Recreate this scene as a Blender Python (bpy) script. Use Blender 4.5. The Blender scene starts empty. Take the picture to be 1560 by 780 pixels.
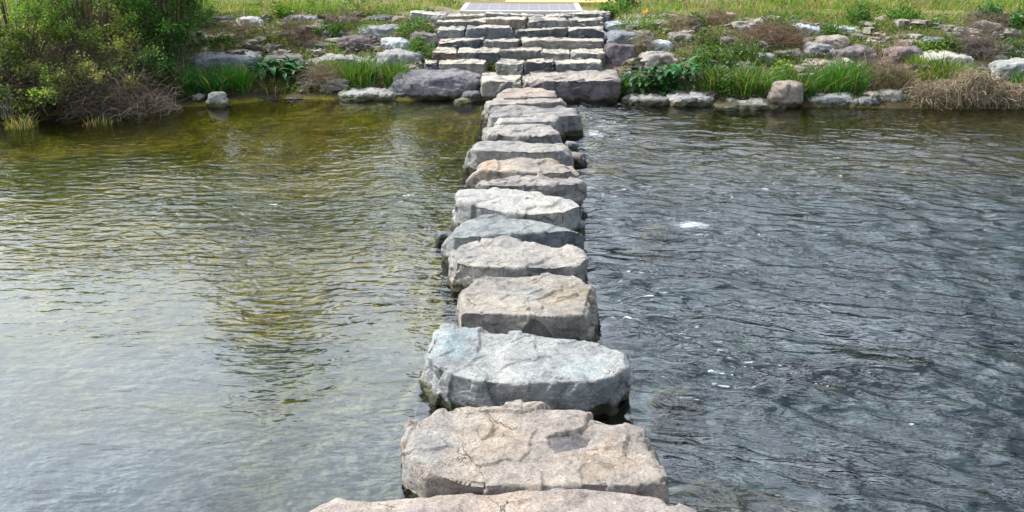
import bpy, math, random
import numpy as np
from mathutils import Matrix, Euler, Vector

R = math.radians
rng = np.random.default_rng(11)
scene = bpy.context.scene
COL = scene.collection

# ------------------------------------------------------------------ camera
CAM_Z, PITCH, YAW, FPX = 2.85, 21.8, 1.1, 1300.0
cam_d = bpy.data.cameras.new('camera')
cam_d.sensor_width = 36.0
cam_d.lens = 36.0 * FPX / 1560.0
cam_d.clip_start, cam_d.clip_end = 0.05, 3000
cam = bpy.data.objects.new('camera', cam_d)
cam.location = (0, 0, CAM_Z)
cam.rotation_euler = (R(90 - PITCH), 0, R(YAW))
COL.objects.link(cam)
scene.camera = cam
RM = np.array(Euler((R(90 - PITCH), 0, R(YAW))).to_matrix())


def ray(px, py):
    return RM @ np.array([(px - 780) / FPX, -(py - 390) / FPX, -1.0])


def pt(px, py, z):
    d = ray(px, py)
    t = (z - CAM_Z) / d[2]
    return np.array([0, 0, CAM_Z]) + t * d


# ------------------------------------------------------------------ noise
_p = np.random.default_rng(5).permutation(256)
_P = np.concatenate([_p, _p, _p])
_G = np.array([[1, 1, 0], [-1, 1, 0], [1, -1, 0], [-1, -1, 0], [1, 0, 1], [-1, 0, 1], [1, 0, -1], [-1, 0, -1],
               [0, 1, 1], [0, -1, 1], [0, 1, -1], [0, -1, -1], [1, 1, 0], [-1, 1, 0], [0, -1, 1], [0, -1, -1]], float)


def perlin(x, y, z=0.0):
    x, y, z = np.broadcast_arrays(np.asarray(x, float), np.asarray(y, float), np.asarray(z, float))
    xi, yi, zi = np.floor(x), np.floor(y), np.floor(z)
    fx, fy, fz = x - xi, y - yi, z - zi
    xi, yi, zi = xi.astype(int) & 255, yi.astype(int) & 255, zi.astype(int) & 255
    u, v, w = [f * f * f * (f * (f * 6 - 15) + 10) for f in (fx, fy, fz)]

    def g(ix, iy, iz, dx, dy, dz):
        h = _P[_P[_P[ix] + iy] + iz] & 15
        gr = _G[h]
        return gr[..., 0] * dx + gr[..., 1] * dy + gr[..., 2] * dz
    x1, y1, z1 = xi + 1, yi + 1, zi + 1
    a = g(xi, yi, zi, fx, fy, fz); b = g(x1, yi, zi, fx - 1, fy, fz)
    c = g(xi, y1, zi, fx, fy - 1, fz); d = g(x1, y1, zi, fx - 1, fy - 1, fz)
    e = g(xi, yi, z1, fx, fy, fz - 1); f = g(x1, yi, z1, fx - 1, fy, fz - 1)
    h = g(xi, y1, z1, fx, fy - 1, fz - 1); k = g(x1, y1, z1, fx - 1, fy - 1, fz - 1)
    l1 = (a + u * (b - a)) * (1 - v) + (c + u * (d - c)) * v
    l2 = (e + u * (f - e)) * (1 - v) + (h + u * (k - h)) * v
    return l1 * (1 - w) + l2 * w


def fbm(x, y, z=0.0, o=4, g=0.5):
    s, a, f = 0, 1.0, 1.0
    for i in range(o):
        s = s + a * perlin(np.asarray(x) * f + 17.3 * i, np.asarray(y) * f + 9.1 * i, np.asarray(z) * f + 3.7 * i)
        a *= g; f *= 2.03
    return s


def sstep(a, b, x):
    t = np.clip((x - a) / (b - a), 0, 1)
    return t * t * (3 - 2 * t)


# ------------------------------------------------------------------ terrain function
_edge_px = [(-700, 195), (-300, 188), (0, 178), (120, 173), (240, 163), (330, 160), (430, 150), (520, 151), (600, 152),
            (720, 155), (945, 157), (1100, 161), (1230, 162), (1400, 165), (1560, 165), (1900, 170), (2400, 175)]
_e = np.array([pt(a, b, 0.0)[:2] for a, b in _edge_px])
EX, EY = _e[:, 0], _e[:, 1]
_S = [-40, -3, -1.2, -0.25, 0.0, 0.35, 0.8, 1.3, 1.7, 2.1, 2.6, 3.1, 3.7, 6, 40, 400]
_Z = [-.34, -.34, -.30, -.14, 0.03, .17, .33, .50, .63, .78, .93, 1.03, 1.09, 1.12, 1.15, 1.2]
STX0, STX1 = -1.75, 1.62      # the stairway


def edge(x):
    return np.interp(x, EX, EY)


def terr(x, y):
    x = np.asarray(x, float); y = np.asarray(y, float)
    s = y - edge(x)
    z = np.interp(s, _S, _Z)
    bank = sstep(0.1, 0.8, s) * (1 - sstep(3.2, 4.5, s))
    z = z + bank * (0.10 * fbm(x * 0.9, y * 1.4, 2.0, 3) + 0.02)
    z = z + sstep(3.5, 5, s) * 0.04 * fbm(x * 0.7, y * 0.7, 5.0, 3)
    st = sstep(STX0 - .25, STX0 + .1, x) * (1 - sstep(STX1 - .1, STX1 + .25, x)) * sstep(-.6, 0.2, s)
    z = z - st * 0.12 * (1 - sstep(3.2, 3.6, s)) - st * sstep(3.2, 3.6, s) * 0.015
    pm = sstep(-1.7, -1.4, x) * (1 - sstep(2.2, 2.6, x)) * sstep(3.0, 3.3, s) * (1 - sstep(9, 10, s))
    z = z * (1 - pm) + np.minimum(z, 1.085) * pm
    # river bed unevenness and the near bank under the photographer
    z = z + (1 - sstep(-.8, -.2, s)) * 0.05 * fbm(x * 1.1, y * 1.1, 9.0, 4)
    near = 1 - sstep(-1.0, 1.6, y)
    z = z + near * 1.55
    return z


def hit(px, py):
    d = ray(px, py)
    o = np.array([0, 0, CAM_Z])
    ts = np.arange(8, 60, 0.02)
    P = o + ts[:, None] * d
    below = P[:, 2] < terr(P[:, 0], P[:, 1])
    i = int(np.argmax(below)) if below.any() else len(ts) - 1
    return P[i]


# ------------------------------------------------------------------ mesh helpers
def mesh_fast(name, V, Q, mat, attrs=None, smooth=True, parent=None, color=None):
    V = np.asarray(V, np.float32); Q = np.asarray(Q, np.int32)
    me = bpy.data.meshes.new(name)
    me.vertices.add(len(V)); me.vertices.foreach_set('co', V.ravel())
    me.loops.add(Q.size); me.loops.foreach_set('vertex_index', Q.ravel())
    me.polygons.add(len(Q)); me.polygons.foreach_set('loop_start', np.arange(0, Q.size, Q.shape[1], dtype=np.int32))
    me.update(calc_edges=True)
    me.polygons.foreach_set('use_smooth', np.full(len(Q), smooth))
    for k, a in (attrs or {}).items():
        a = np.asarray(a, np.float32)
        if a.ndim == 2:
            at = me.attributes.new(k, 'FLOAT_COLOR', 'POINT')
            at.data.foreach_set('color', np.concatenate([a, np.ones((len(a), 1), np.float32)], 1).ravel())
        else:
            at = me.attributes.new(k, 'FLOAT', 'POINT')
            at.data.foreach_set('value', a)
    me.materials.append(mat)
    o = bpy.data.objects.new(name, me)
    COL.objects.link(o)
    if parent: o.parent = parent
    if color: o.color = (*color, 1)
    return o


def tag(o, label=None, cat=None, group=None, kind=None):
    if label: o['label'] = label
    if cat: o['category'] = cat
    if group: o['group'] = group
    if kind: o['kind'] = kind
    return o


def empty(name, loc):
    o = bpy.data.objects.new(name, None)
    o.location = loc; o.empty_display_size = .1
    COL.objects.link(o)
    return o


# ------------------------------------------------------------------ materials
def new_mat(name):
    m = bpy.data.materials.new(name); m.use_nodes = True
    m.node_tree.nodes.clear()
    return m, m.node_tree.nodes, m.node_tree.links


class NB:
    def __init__(s, m): s.n, s.l = m.node_tree.nodes, m.node_tree.links

    def node(s, t, **kw):
        n = s.n.new(t)
        for k, v in kw.items():
            if k.startswith('i_'):
                key = k[2:]
                key = int(key) if key.isdigit() else key.replace('_', ' ')
                if hasattr(v, 'is_linked') or isinstance(v, bpy.types.NodeSocket): s.l.new(v, n.inputs[key])
                else: n.inputs[key].default_value = v
            else: setattr(n, k, v)
        return n

    def math(s, op, a, b=0.0, c=None, clamp=False):
        n = s.n.new('ShaderNodeMath'); n.operation = op; n.use_clamp = clamp
        for i, v in enumerate([a, b] + ([c] if c is not None else [])):
            if isinstance(v, bpy.types.NodeSocket): s.l.new(v, n.inputs[i])
            else: n.inputs[i].default_value = v
        return n.outputs[0]

    def noise(s, vec, scale, detail=6, rough=0.6, dist=0.0):
        n = s.n.new('ShaderNodeTexNoise'); n.inputs['Scale'].default_value = scale
        n.inputs['Detail'].default_value = detail; n.inputs['Roughness'].default_value = rough
        n.inputs['Distortion'].default_value = dist
        if vec: s.l.new(vec, n.inputs['Vector'])
        return n.outputs['Fac']

    def ramp(s, fac, stops):
        n = s.n.new('ShaderNodeValToRGB'); s.l.new(fac, n.inputs[0])
        e = n.color_ramp.elements
        while len(e) < len(stops): e.new(0.5)
        for q, (p, c) in zip(e, stops):
            q.position = p; q.color = (*c, 1) if len(c) == 3 else c
        return n.outputs[0]

    def mixc(s, fac, a, b, mode='MIX'):
        n = s.n.new('ShaderNodeMix'); n.data_type = 'RGBA'; n.blend_type = mode
        for sock, v in ((n.inputs[0], fac), (n.inputs[6], a), (n.inputs[7], b)):
            if isinstance(v, bpy.types.NodeSocket): s.l.new(v, sock)
            elif isinstance(v, (int, float)): sock.default_value = v
            else: sock.default_value = (*v, 1)
        return n.outputs[2]


def rock_material():
    m, n, l = new_mat('rock'); b = NB(m)
    tc = b.node('ShaderNodeTexCoord'); oi = b.node('ShaderNodeObjectInfo')
    geo = b.node('ShaderNodeNewGeometry')
    off = b.node('ShaderNodeVectorMath', operation='SCALE'); off.inputs[0].default_value = (37, 19, 53); l.new(oi.outputs['Random'], off.inputs['Scale'])
    add = b.node('ShaderNodeVectorMath', operation='ADD'); l.new(tc.outputs['Object'], add.inputs[0]); l.new(off.outputs[0], add.inputs[1])
    vec = add.outputs[0]
    big = b.noise(vec, 2.6, 6, .62, .4)
    mid = b.noise(vec, 11, 8, .7, .6)
    fine = b.noise(vec, 75, 5, .75)
    grain = b.noise(vec, 230, 2, .6)
    st = b.node('ShaderNodeAttribute', attribute_name='stain')
    base = b.mixc(1.0, oi.outputs['Color'], st.outputs['Color'], 'MULTIPLY')
    c1 = b.mixc(1.0, base, b.ramp(big, [(.3, (.62, .63, .66)), (.5, (1, 1, 1)), (.7, (1.28, 1.22, 1.12))]), 'MULTIPLY')
    c2 = b.mixc(1.0, c1, b.ramp(mid, [(.28, (.42, .42, .45)), (.42, (.86, .86, .87)), (.56, (1.06, 1.06, 1.06)), (.74, (1.4, 1.4, 1.38))]), 'MULTIPLY')
    c3 = b.mixc(1.0, c2, b.ramp(fine, [(.3, (.58, .58, .58)), (.5, (1, 1, 1)), (.7, (1.35, 1.35, 1.35))]), 'MULTIPLY')
    c4 = b.mixc(1.0, c3, b.ramp(grain, [(.3, (.7, .7, .7)), (.7, (1.3, 1.3, 1.3))]), 'MULTIPLY')
    # pale lichen blotches
    lic = b.ramp(b.noise(vec, 6.5, 7, .7, 1.2), [(.56, (0, 0, 0)), (.66, (1, 1, 1))])
    licf = b.math('MULTIPLY', lic, b.math('MULTIPLY', b.ramp(fine, [(.42, (0, 0, 0)), (.6, (1, 1, 1))]), .5))
    c5 = b.mixc(licf, c4, (.46, .47, .45))
    # dark cracks
    vd = b.node('ShaderNodeVectorMath', operation='ADD'); l.new(vec, vd.inputs[0])
    nn = n.new('ShaderNodeTexNoise'); nn.inputs['Scale'].default_value = 3.5; nn.inputs['Detail'].default_value = 5; l.new(vec, nn.inputs['Vector'])
    sc = b.node('ShaderNodeVectorMath', operation='SCALE'); l.new(nn.outputs['Color'], sc.inputs[0]); sc.inputs['Scale'].default_value = .55
    l.new(sc.outputs[0], vd.inputs[1])
    vo = n.new('ShaderNodeTexVoronoi'); vo.feature = 'DISTANCE_TO_EDGE'; vo.inputs['Scale'].default_value = 2.3; l.new(vd.outputs[0], vo.inputs['Vector'])
    crack = b.ramp(vo.outputs['Distance'], [(.0, (1, 1, 1)), (.012, (0, 0, 0))])
    crm = b.math('MULTIPLY', crack, b.ramp(big, [(.52, (0, 0, 0)), (.62, (1, 1, 1))]))
    c6 = b.mixc(b.math('MULTIPLY', crm, .65), c5, (.05, .045, .04))
    # wet foot at the water line
    sep = b.node('ShaderNodeSeparateXYZ'); l.new(geo.outputs['Position'], sep.inputs[0])
    zz = b.math('ADD', sep.outputs['Z'], b.math('MULTIPLY', b.math('SUBTRACT', mid, .5), .10))
    wet = b.ramp(zz, [(.055, (1, 1, 1)), (.10, (0, 0, 0))])
    c7 = b.mixc(wet, c6, b.mixc(1.0, c6, (.24, .24, .13), 'MULTIPLY'))
    h = b.math('ADD', b.math('MULTIPLY', mid, .55), b.math('ADD', b.math('MULTIPLY', fine, .22), b.math('MULTIPLY', crm, -.3)))
    h = b.math('ADD', h, b.math('MULTIPLY', grain, .06))
    bp = b.node('ShaderNodeBump', i_Strength=1.0, i_Distance=.04); l.new(h, bp.inputs['Height'])
    bs = b.node('ShaderNodeBsdfPrincipled'); l.new(c7, bs.inputs['Base Color']); l.new(bp.outputs[0], bs.inputs['Normal'])
    l.new(b.math('SUBTRACT', .9, b.math('MULTIPLY', wet, .6)), bs.inputs['Roughness'])
    bs.inputs['Specular IOR Level'].default_value = .25
    o = b.node('ShaderNodeOutputMaterial'); l.new(bs.outputs[0], o.inputs[0])
    return m


def ground_material():
    m, n, l = new_mat('ground'); b = NB(m)
    tc = b.node('ShaderNodeTexCoord'); at = b.node('ShaderNodeAttribute', attribute_name='col')
    v = tc.outputs['Object']
    a = b.noise(v, 3.0, 7, .7); f = b.noise(v, 28, 6, .75); g = b.noise(v, 140, 3, .7)
    c = b.mixc(1.0, at.outputs['Color'], b.ramp(a, [(.3, (.65, .68, .66)), (.5, (1, 1, 1)), (.7, (1.3, 1.25, 1.2))]), 'MULTIPLY')
    c = b.mixc(1.0, c, b.ramp(f, [(.3, (.5, .5, .5)), (.5, (1, 1, 1)), (.7, (1.5, 1.5, 1.5))]), 'MULTIPLY')
    c = b.mixc(1.0, c, b.ramp(g, [(.3, (.7, .7, .7)), (.7, (1.3, 1.3, 1.3))]), 'MULTIPLY')
    # pebbles
    vo = n.new('ShaderNodeTexVoronoi'); vo.inputs['Scale'].default_value = 11; l.new(v, vo.inputs['Vector'])
    pb = b.node('ShaderNodeAttribute', attribute_name='pebble')
    pc = b.mixc(1.0, c, b.mixc(.75, vo.outputs['Color'], (.55, .55, .5)), 'MULTIPLY')
    pc2 = b.mixc(1.0, pc, (2.0, 2.0, 2.0), 'MULTIPLY')
    edge_ = b.ramp(vo.outputs['Distance'], [(.35, (1, 1, 1)), (.6, (.35, .35, .35))])
    pc3 = b.mixc(1.0, pc2, edge_, 'MULTIPLY')
    c = b.mixc(pb.outputs['Fac'], c, pc3)
    h = b.math('ADD', b.math('MULTIPLY', f, .7), b.math('MULTIPLY', g, .25))
    bp = b.node('ShaderNodeBump', i_Strength=.8, i_Distance=.04); l.new(h, bp.inputs['Height'])
    bs = b.node('ShaderNodeBsdfPrincipled', i_Roughness=.95); l.new(c, bs.inputs['Base Color']); l.new(bp.outputs[0], bs.inputs['Normal'])
    bs.inputs['Specular IOR Level'].default_value = .1
    o = b.node('ShaderNodeOutputMaterial'); l.new(bs.outputs[0], o.inputs[0])
    return m


def plant_material(name, trans=.35, rough=.5, spec=.25):
    m, n, l = new_mat(name); b = NB(m)
    at = b.node('ShaderNodeAttribute', attribute_name='col')
    bs = b.node('ShaderNodeBsdfPrincipled', i_Roughness=rough); l.new(at.outputs['Color'], bs.inputs['Base Color'])
    bs.inputs['Specular IOR Level'].default_value = spec
    o = b.node('ShaderNodeOutputMaterial')
    if trans > 0:
        tr = b.node('ShaderNodeBsdfTranslucent'); 
        l.new(b.mixc(1.0, at.outputs['Color'], (1.25, 1.3, .55), 'MULTIPLY'), tr.inputs['Color'])
        mx = b.node('ShaderNodeMixShader', i_0=trans); l.new(bs.outputs[0], mx.inputs[1]); l.new(tr.outputs[0], mx.inputs[2])
        l.new(mx.outputs[0], o.inputs[0])
    else: l.new(bs.outputs[0], o.inputs[0])
    return m


def water_material():
    m, n, l = new_mat('water'); b = NB(m)
    tc = b.node('ShaderNodeTexCoord'); v = tc.outputs['Object']
    tb = b.node('ShaderNodeAttribute', attribute_name='turb').outputs['Fac']
    fo = b.node('ShaderNodeAttribute', attribute_name='foam').outputs['Fac']
    cm = b.node('ShaderNodeAttribute', attribute_name='ripple').outputs['Fac']
    mp = b.node('ShaderNodeMapping'); mp.inputs['Scale'].default_value = (1, 2.2, 1); l.new(v, mp.inputs['Vector'])
    n1 = b.noise(mp.outputs[0], 4.2, 2, .5, .6)
    n2 = b.noise(mp.outputs[0], 11, 2, .5, .3)
    mp2 = b.node('ShaderNodeMapping'); mp2.inputs['Scale'].default_value = (.55, 1.7, 1); mp3 = b.node('ShaderNodeMapping'); mp3.inputs['Rotation'].default_value = (0, 0, R(15)); l.new(v, mp3.inputs['Vector']); l.new(mp3.outputs[0], mp2.inputs['Vector'])
    n3 = b.noise(mp2.outputs[0], 5.0, 3, .52, 1.6)
    h = b.math('ADD', b.math('MULTIPLY', n1, .024), b.math('MULTIPLY', n2, .007))
    h = b.math('MULTIPLY', h, cm)
    h = b.math('ADD', h, b.math('MULTIPLY', n3, b.math('MULTIPLY', tb, .042)))
    bp = b.node('ShaderNodeBump', i_Strength=1.0, i_Distance=1.0); l.new(h, bp.inputs['Height'])
    fr = b.node('ShaderNodeFresnel', i_IOR=1.70); l.new(bp.outputs[0], fr.inputs['Normal'])
    tr = b.node('ShaderNodeBsdfTransparent'); tr.inputs['Color'].default_value = (.88, .92, .89, 1)
    gl = b.node('ShaderNodeBsdfGlossy', i_Roughness=.012); l.new(bp.outputs[0], gl.inputs['Normal'])
    mx = b.node('ShaderNodeMixShader'); l.new(fr.outputs[0], mx.inputs[0]); l.new(tr.outputs[0], mx.inputs[1]); l.new(gl.outputs[0], mx.inputs[2])
    # foam
    f1 = b.noise(mp2.outputs[0], 34, 8, .8, 1.6)
    f2 = b.noise(mp2.outputs[0], 15, 6, .75, 2.5)
    f1 = b.math('ADD', b.math('MULTIPLY', f1, .5), b.math('MULTIPLY', f2, .55))
    fm = b.math('ADD', fo, b.math('ADD', b.math('MULTIPLY', f1, 2.0), -1.6))
    ff = b.ramp(fm, [(.38, (0, 0, 0)), (.46, (1, 1, 1))])
    df = b.node('ShaderNodeBsdfDiffuse'); df.inputs['Color'].default_value = (.72, .75, .76, 1)
    m2 = b.node('ShaderNodeMixShader'); l.new(b.math('MULTIPLY', ff, .85), m2.inputs[0]); l.new(mx.outputs[0], m2.inputs[1]); l.new(df.outputs[0], m2.inputs[2])
    o = b.node('ShaderNodeOutputMaterial'); l.new(m2.outputs[0], o.inputs[0])
    return m


M_ROCK, M_GROUND, M_WATER = rock_material(), ground_material(), water_material()
M_LEAF = plant_material('leaf', .38, .45, .35)
M_GRASS = plant_material('grass_blade', .35, .5, .3)
M_DRY = plant_material('dry_stalk', .1, .85, .1)
M_WOOD = plant_material('twig_bark', 0, .9, .1)

# ------------------------------------------------------------------ rocks
_topo = {}


def cube_topo(N):
    if N in _topo: return _topo[N]
    g = np.arange(N + 1)
    I, J = np.meshgrid(g, g, indexing='ij')
    pts, quads, base = [], [], 0
    for ax in range(3):
        for side in (0, N):
            P = np.empty((N + 1, N + 1, 3), int)
            P[..., ax] = side; P[..., (ax + 1) % 3] = I; P[..., (ax + 2) % 3] = J
            pts.append(P.reshape(-1, 3))
            a = (I[:-1, :-1] * (N + 1) + J[:-1, :-1]).ravel() + base
            q = np.stack([a, a + N + 1, a + N + 2, a + 1], 1)
            if side == 0: q = q[:, ::-1]
            quads.append(q); base += (N + 1) ** 2
    pts = np.concatenate(pts); quads = np.concatenate(quads)
    key = pts[:, 0] * (N + 1) ** 2 + pts[:, 1] * (N + 1) + pts[:, 2]
    u, idx, inv = np.unique(key, return_index=True, return_inverse=True)
    P = pts[idx] / N * 2 - 1
    P = np.tan(P * math.pi / 4 * 0.92) / math.tan(math.pi / 4 * 0.92)
    Q = inv.reshape(-1)[quads]
    _topo[N] = (P, Q)
    return _topo[N]


def normals(V, Q):
    a, b_, c, d = V[Q[:, 0]], V[Q[:, 1]], V[Q[:, 2]], V[Q[:, 3]]
    fn = np.cross(c - a, d - b_)
    N = np.zeros_like(V)
    for k in range(4): np.add.at(N, Q[:, k], fn)
    return N / (np.linalg.norm(N, axis=1, keepdims=True) + 1e-12)


def relax(V, Q, it=1, f=.5):
    for _ in range(it):
        S = np.zeros_like(V); C = np.zeros(len(V))
        for k in range(4):
            np.add.at(S, Q[:, k], V[Q[:, (k + 1) % 4]] + V[Q[:, (k + 3) % 4]]); np.add.at(C, Q[:, k], 2)
        V = V * (1 - f) + f * S / C[:, None]
    return V


def polytope(c, half, planes, N, roundness=0.0):
    """planes: rows (nx, ny, nz, h) relative to c"""
    P, Q = cube_topo(N)
    D = P * np.asarray(half)
    Pl = np.asarray(planes, float)
    dn = D @ Pl[:, :3].T
    t = np.where(dn > 1e-6, Pl[:, 3] / np.maximum(dn, 1e-6), 1e9).min(1)
    if roundness > 0:
        te = 1.0 / np.linalg.norm(P, axis=1)
        t = np.minimum(t, te * 1.25) * (1 - roundness) + np.minimum(te * 1.06, t * 1.15) * roundness
    return D * t[:, None], Q


def facets(V, r, cell, tilt, lim):
    """split-stone faces: every vertex leans with the plane of its nearest seed"""
    lo, hi = V.min(0), V.max(0)
    K = int(np.clip(np.prod((hi - lo) / cell + .6) * .8, 6, 220))
    S = r.uniform(lo, hi, (K, 3)); g = r.normal(0, tilt, (K, 3)); h = r.normal(0, lim * .35, K)
    W = V + cell * .30 * np.stack([perlin(V[:, 0] * 4 / cell * .3, V[:, 1] * 4 / cell * .3, V[:, 2] * 4 / cell * .3 + 7 * q) for q in range(3)], 1)
    best = np.full(len(V), 1e9); idx = np.zeros(len(V), int)
    for k in range(K):
        d = ((W - S[k]) ** 2).sum(1)
        m = d < best; best[m] = d[m]; idx[m] = k
    return np.clip(((V - S[idx]) * g[idx]).sum(1) + h[idx], -lim, lim)


def rough_rock(V, Q, seed, amp, chip=1.0):
    r = np.random.default_rng(seed)
    o = r.uniform(0, 200, 3)
    X, Y, Z = (V + o).T
    n = normals(V, Q)
    topm = sstep(.75, .95, n[:, 2])
    size = float(np.sort(V.max(0) - V.min(0))[1])
    d = amp * .75 * fbm(X * 2.1, Y * 2.1, Z * 2.6, 3) * (1 - .45 * topm)
    f1 = facets(V, r, max(.07, size * .34), .17, amp * 1.2)
    f2 = facets(V, r, max(.045, size * .13), .24, amp * .55)
    d += chip * (f1 * (1 - .5 * topm) + f2 * (1 - .45 * topm))
    q = fbm(X * 2.4 + 50, Y * 2.4, Z * 6, 4, .55) * 3.0
    fl = np.floor(q); fr = q - fl
    d += chip * amp * .22 * (fl + sstep(.86, 1.0, fr))
    d += amp * .16 * fbm(X * 9, Y * 9, Z * 10, 3, .55)
    d += amp * .12 * fbm(X * 30, Y * 30, Z * 32, 2, .6)
    return V + n * d[:, None]


def hull(pts):
    pts = sorted(map(tuple, pts))
    def half(ps):
        r = []
        for p in ps:
            while len(r) >= 2 and (r[-1][0] - r[-2][0]) * (p[1] - r[-2][1]) - (r[-1][1] - r[-2][1]) * (p[0] - r[-2][0]) <= 0: r.pop()
            r.append(p)
        return r
    a, b_ = half(pts), half(pts[::-1])
    return np.array(a[:-1] + b_[:-1])


def traced_stone(name, label, poly, ztop, N, amp, color, seed, bottom=-.42, flare=14, tilt=(0, 0), bevel=.028,
                 stains=(), carve=None, cat='stepping stone', group='stepping stones across the stream'):
    """a slab whose upper face fills a polygon of photo points at height ztop"""
    r = np.random.default_rng(seed)
    H = hull([pt(a, b_, ztop)[:2] for a, b_ in poly])
    c2 = (H.max(0) + H.min(0)) / 2
    c = np.array([c2[0], c2[1], (ztop + bottom) / 2 + .06])
    planes = [(0, 0, -1, c[2] - bottom)]
    tn = np.array([tilt[0], tilt[1], 1.0]); tn /= np.linalg.norm(tn)
    planes.append((*tn, (ztop - c[2]) * tn[2]))
    for k in range(len(H)):
        p, q = H[k], H[(k + 1) % len(H)]
        e = q - p; L = np.linalg.norm(e)
        if L < .02: continue
        nn = np.array([e[1], -e[0]]) / L
        a = R(flare * .6 + r.uniform(-5, 7)) if nn[1] > -.4 else R(flare * .3 + r.uniform(-5, 2))
        n3 = np.array([nn[0] * math.cos(a), nn[1] * math.cos(a), math.sin(a)])
        P3 = np.array([p[0], p[1], ztop])
        planes.append((*n3, float(n3 @ (P3 - c))))
        for _ in range(1 if nn[1] > -.4 else 0):
            a = R(r.uniform(38, 60)); n3 = np.array([nn[0] * math.cos(a), nn[1] * math.cos(a), math.sin(a)])
            cut = bevel * r.uniform(.3, 1.5)
            planes.append((*n3, float(n3 @ (P3 - c)) - cut))
    half = np.array([(H[:, 0].max() - H[:, 0].min()) / 2 + .1, (H[:, 1].max() - H[:, 1].min()) / 2 + .1, (ztop - bottom) / 2])
    V, Q = polytope(c, half, planes, N)
    V = rough_rock(V + c, Q, seed, amp, .9) - c
    st = np.ones((len(V), 3))
    W = V + c
    for (sx, sy, rx, ry, colr, s) in stains:
        p0 = pt(sx, sy, ztop); k = np.linalg.norm(p0 - np.array([0, 0, CAM_Z])) / FPX
        ang = math.sin(math.atan2(CAM_Z - ztop, p0[1]))
        d = np.sqrt(((W[:, 0] - p0[0]) / (rx * k)) ** 2 + ((W[:, 1] - p0[1]) / (ry * k / ang)) ** 2)
        w = .8 * s * sstep(1.2, .35, d + .9 * fbm(W[:, 0] * 8, W[:, 1] * 8, seed, 5, .7)) * sstep(ztop - .22, ztop - .05, W[:, 2])
        st = st * (1 - w[:, None]) + w[:, None] * np.array(colr)
    if carve is not None:
        Pc = np.array([pt(a, b_, ztop)[:2] for a, b_ in carve])
        inside = np.zeros(len(W), bool); j = len(Pc) - 1
        wx = W[:, 0] + .02 * perlin(W[:, 0] * 14, W[:, 1] * 14, 1.5); wy = W[:, 1] + .02 * perlin(W[:, 0] * 14, W[:, 1] * 14, 7.5)
        for i in range(len(Pc)):
            cond = ((Pc[i, 1] > wy) != (Pc[j, 1] > wy)) & (wx < (Pc[j, 0] - Pc[i, 0]) * (wy - Pc[i, 1]) / (Pc[j, 1] - Pc[i, 1] + 1e-12) + Pc[i, 0])
            inside ^= cond; j = i
        inside &= W[:, 2] > ztop - .15
        if inside.any():
            V[inside, 2] = V[inside, 2] * .15 + (np.median(V[inside, 2]) - .022) * .85
            st[inside] *= np.array([.50, .52, .60])
    o = mesh_fast(name, V, Q, M_ROCK, {'stain': st}, color=color)
    o.location = c
    return tag(o, label, cat, group)


def box_rock(name, label, cat, group, loc, w, d, h, color, seed, N=14, amp=.03, irr=.22, roundness=.2, rotz=0.0, sink=.1, cuts=6, wear=0.0):
    """a free rock: front foot centre at loc, w wide, d deep, h tall above it"""
    r = np.random.default_rng(seed)
    hh = (h + sink) / 2
    half = np.array([w / 2, d / 2, hh])
    planes = [(0, 0, -1, hh)]
    tn = np.array([r.uniform(-irr, irr) * .5, r.uniform(-.25, .1) * irr * 2, 1.0]); tn /= np.linalg.norm(tn); planes.append((*tn, hh * tn[2] * .97))
    for ax, s, hd in ((0, 1, w / 2), (0, -1, w / 2), (1, 1, d / 2), (1, -1, d / 2)):
        nn = np.zeros(3); nn[ax] = s; nn[1 - ax] = r.uniform(-irr, irr) * (.6 if ax == 0 else .25); nn[2] = r.uniform(-.02, irr * 1.3)
        nn /= np.linalg.norm(nn); planes.append((*nn, hd * .98))
    for _ in range(cuts):
        v = np.array([r.choice([-1, 1]) * r.uniform(.3, 1), r.choice([-1, 1]) * r.uniform(.2, 1), r.uniform(.2, 1)]) / half
        v /= np.linalg.norm(v)
        corner = np.sign(v) * half
        planes.append((*v, abs(float(v @ corner)) * r.uniform(.74, .95)))
    V, Q = polytope(None, half, planes, N, roundness)
    V = relax(V, Q, 1, .2)
    ca, sa = math.cos(rotz), math.sin(rotz)
    V = np.stack([V[:, 0] * ca - V[:, 1] * sa, V[:, 0] * sa + V[:, 1] * ca, V[:, 2]], 1)
    c = np.array([loc[0], loc[1] + d / 2, loc[2] + h - hh])
    V = rough_rock(V + c, Q, seed, amp) - c
    st = np.ones((len(V), 3))
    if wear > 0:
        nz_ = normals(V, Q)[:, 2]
        ww = wear * sstep(.72, .92, nz_) * sstep(-.6, -.1, fbm((V[:, 0] + c[0]) * 3, (V[:, 1] + c[1]) * 3, seed, 3))  # pale worn tan on upward faces, also painting treads lit against dark risers
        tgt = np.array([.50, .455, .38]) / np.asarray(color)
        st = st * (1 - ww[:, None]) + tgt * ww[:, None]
    o = mesh_fast(name, V, Q, M_ROCK, {'stain': st}, color=color)
    o.location = c
    return tag(o, label, cat, group)


# colours of stone
PINK = (.39, .325, .275); GREY = (.325, .325, .325); BLUE = (.27, .305, .325); WHITE = (.50, .49, .46)
TAN = (.37, .32, .255); DARK = (.105, .10, .095); PURP = (.16, .128, .12); BROWN = (.22, .165, .125); PALE = (.43, .415, .375); SLATE = (.135, .145, .155)

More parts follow.
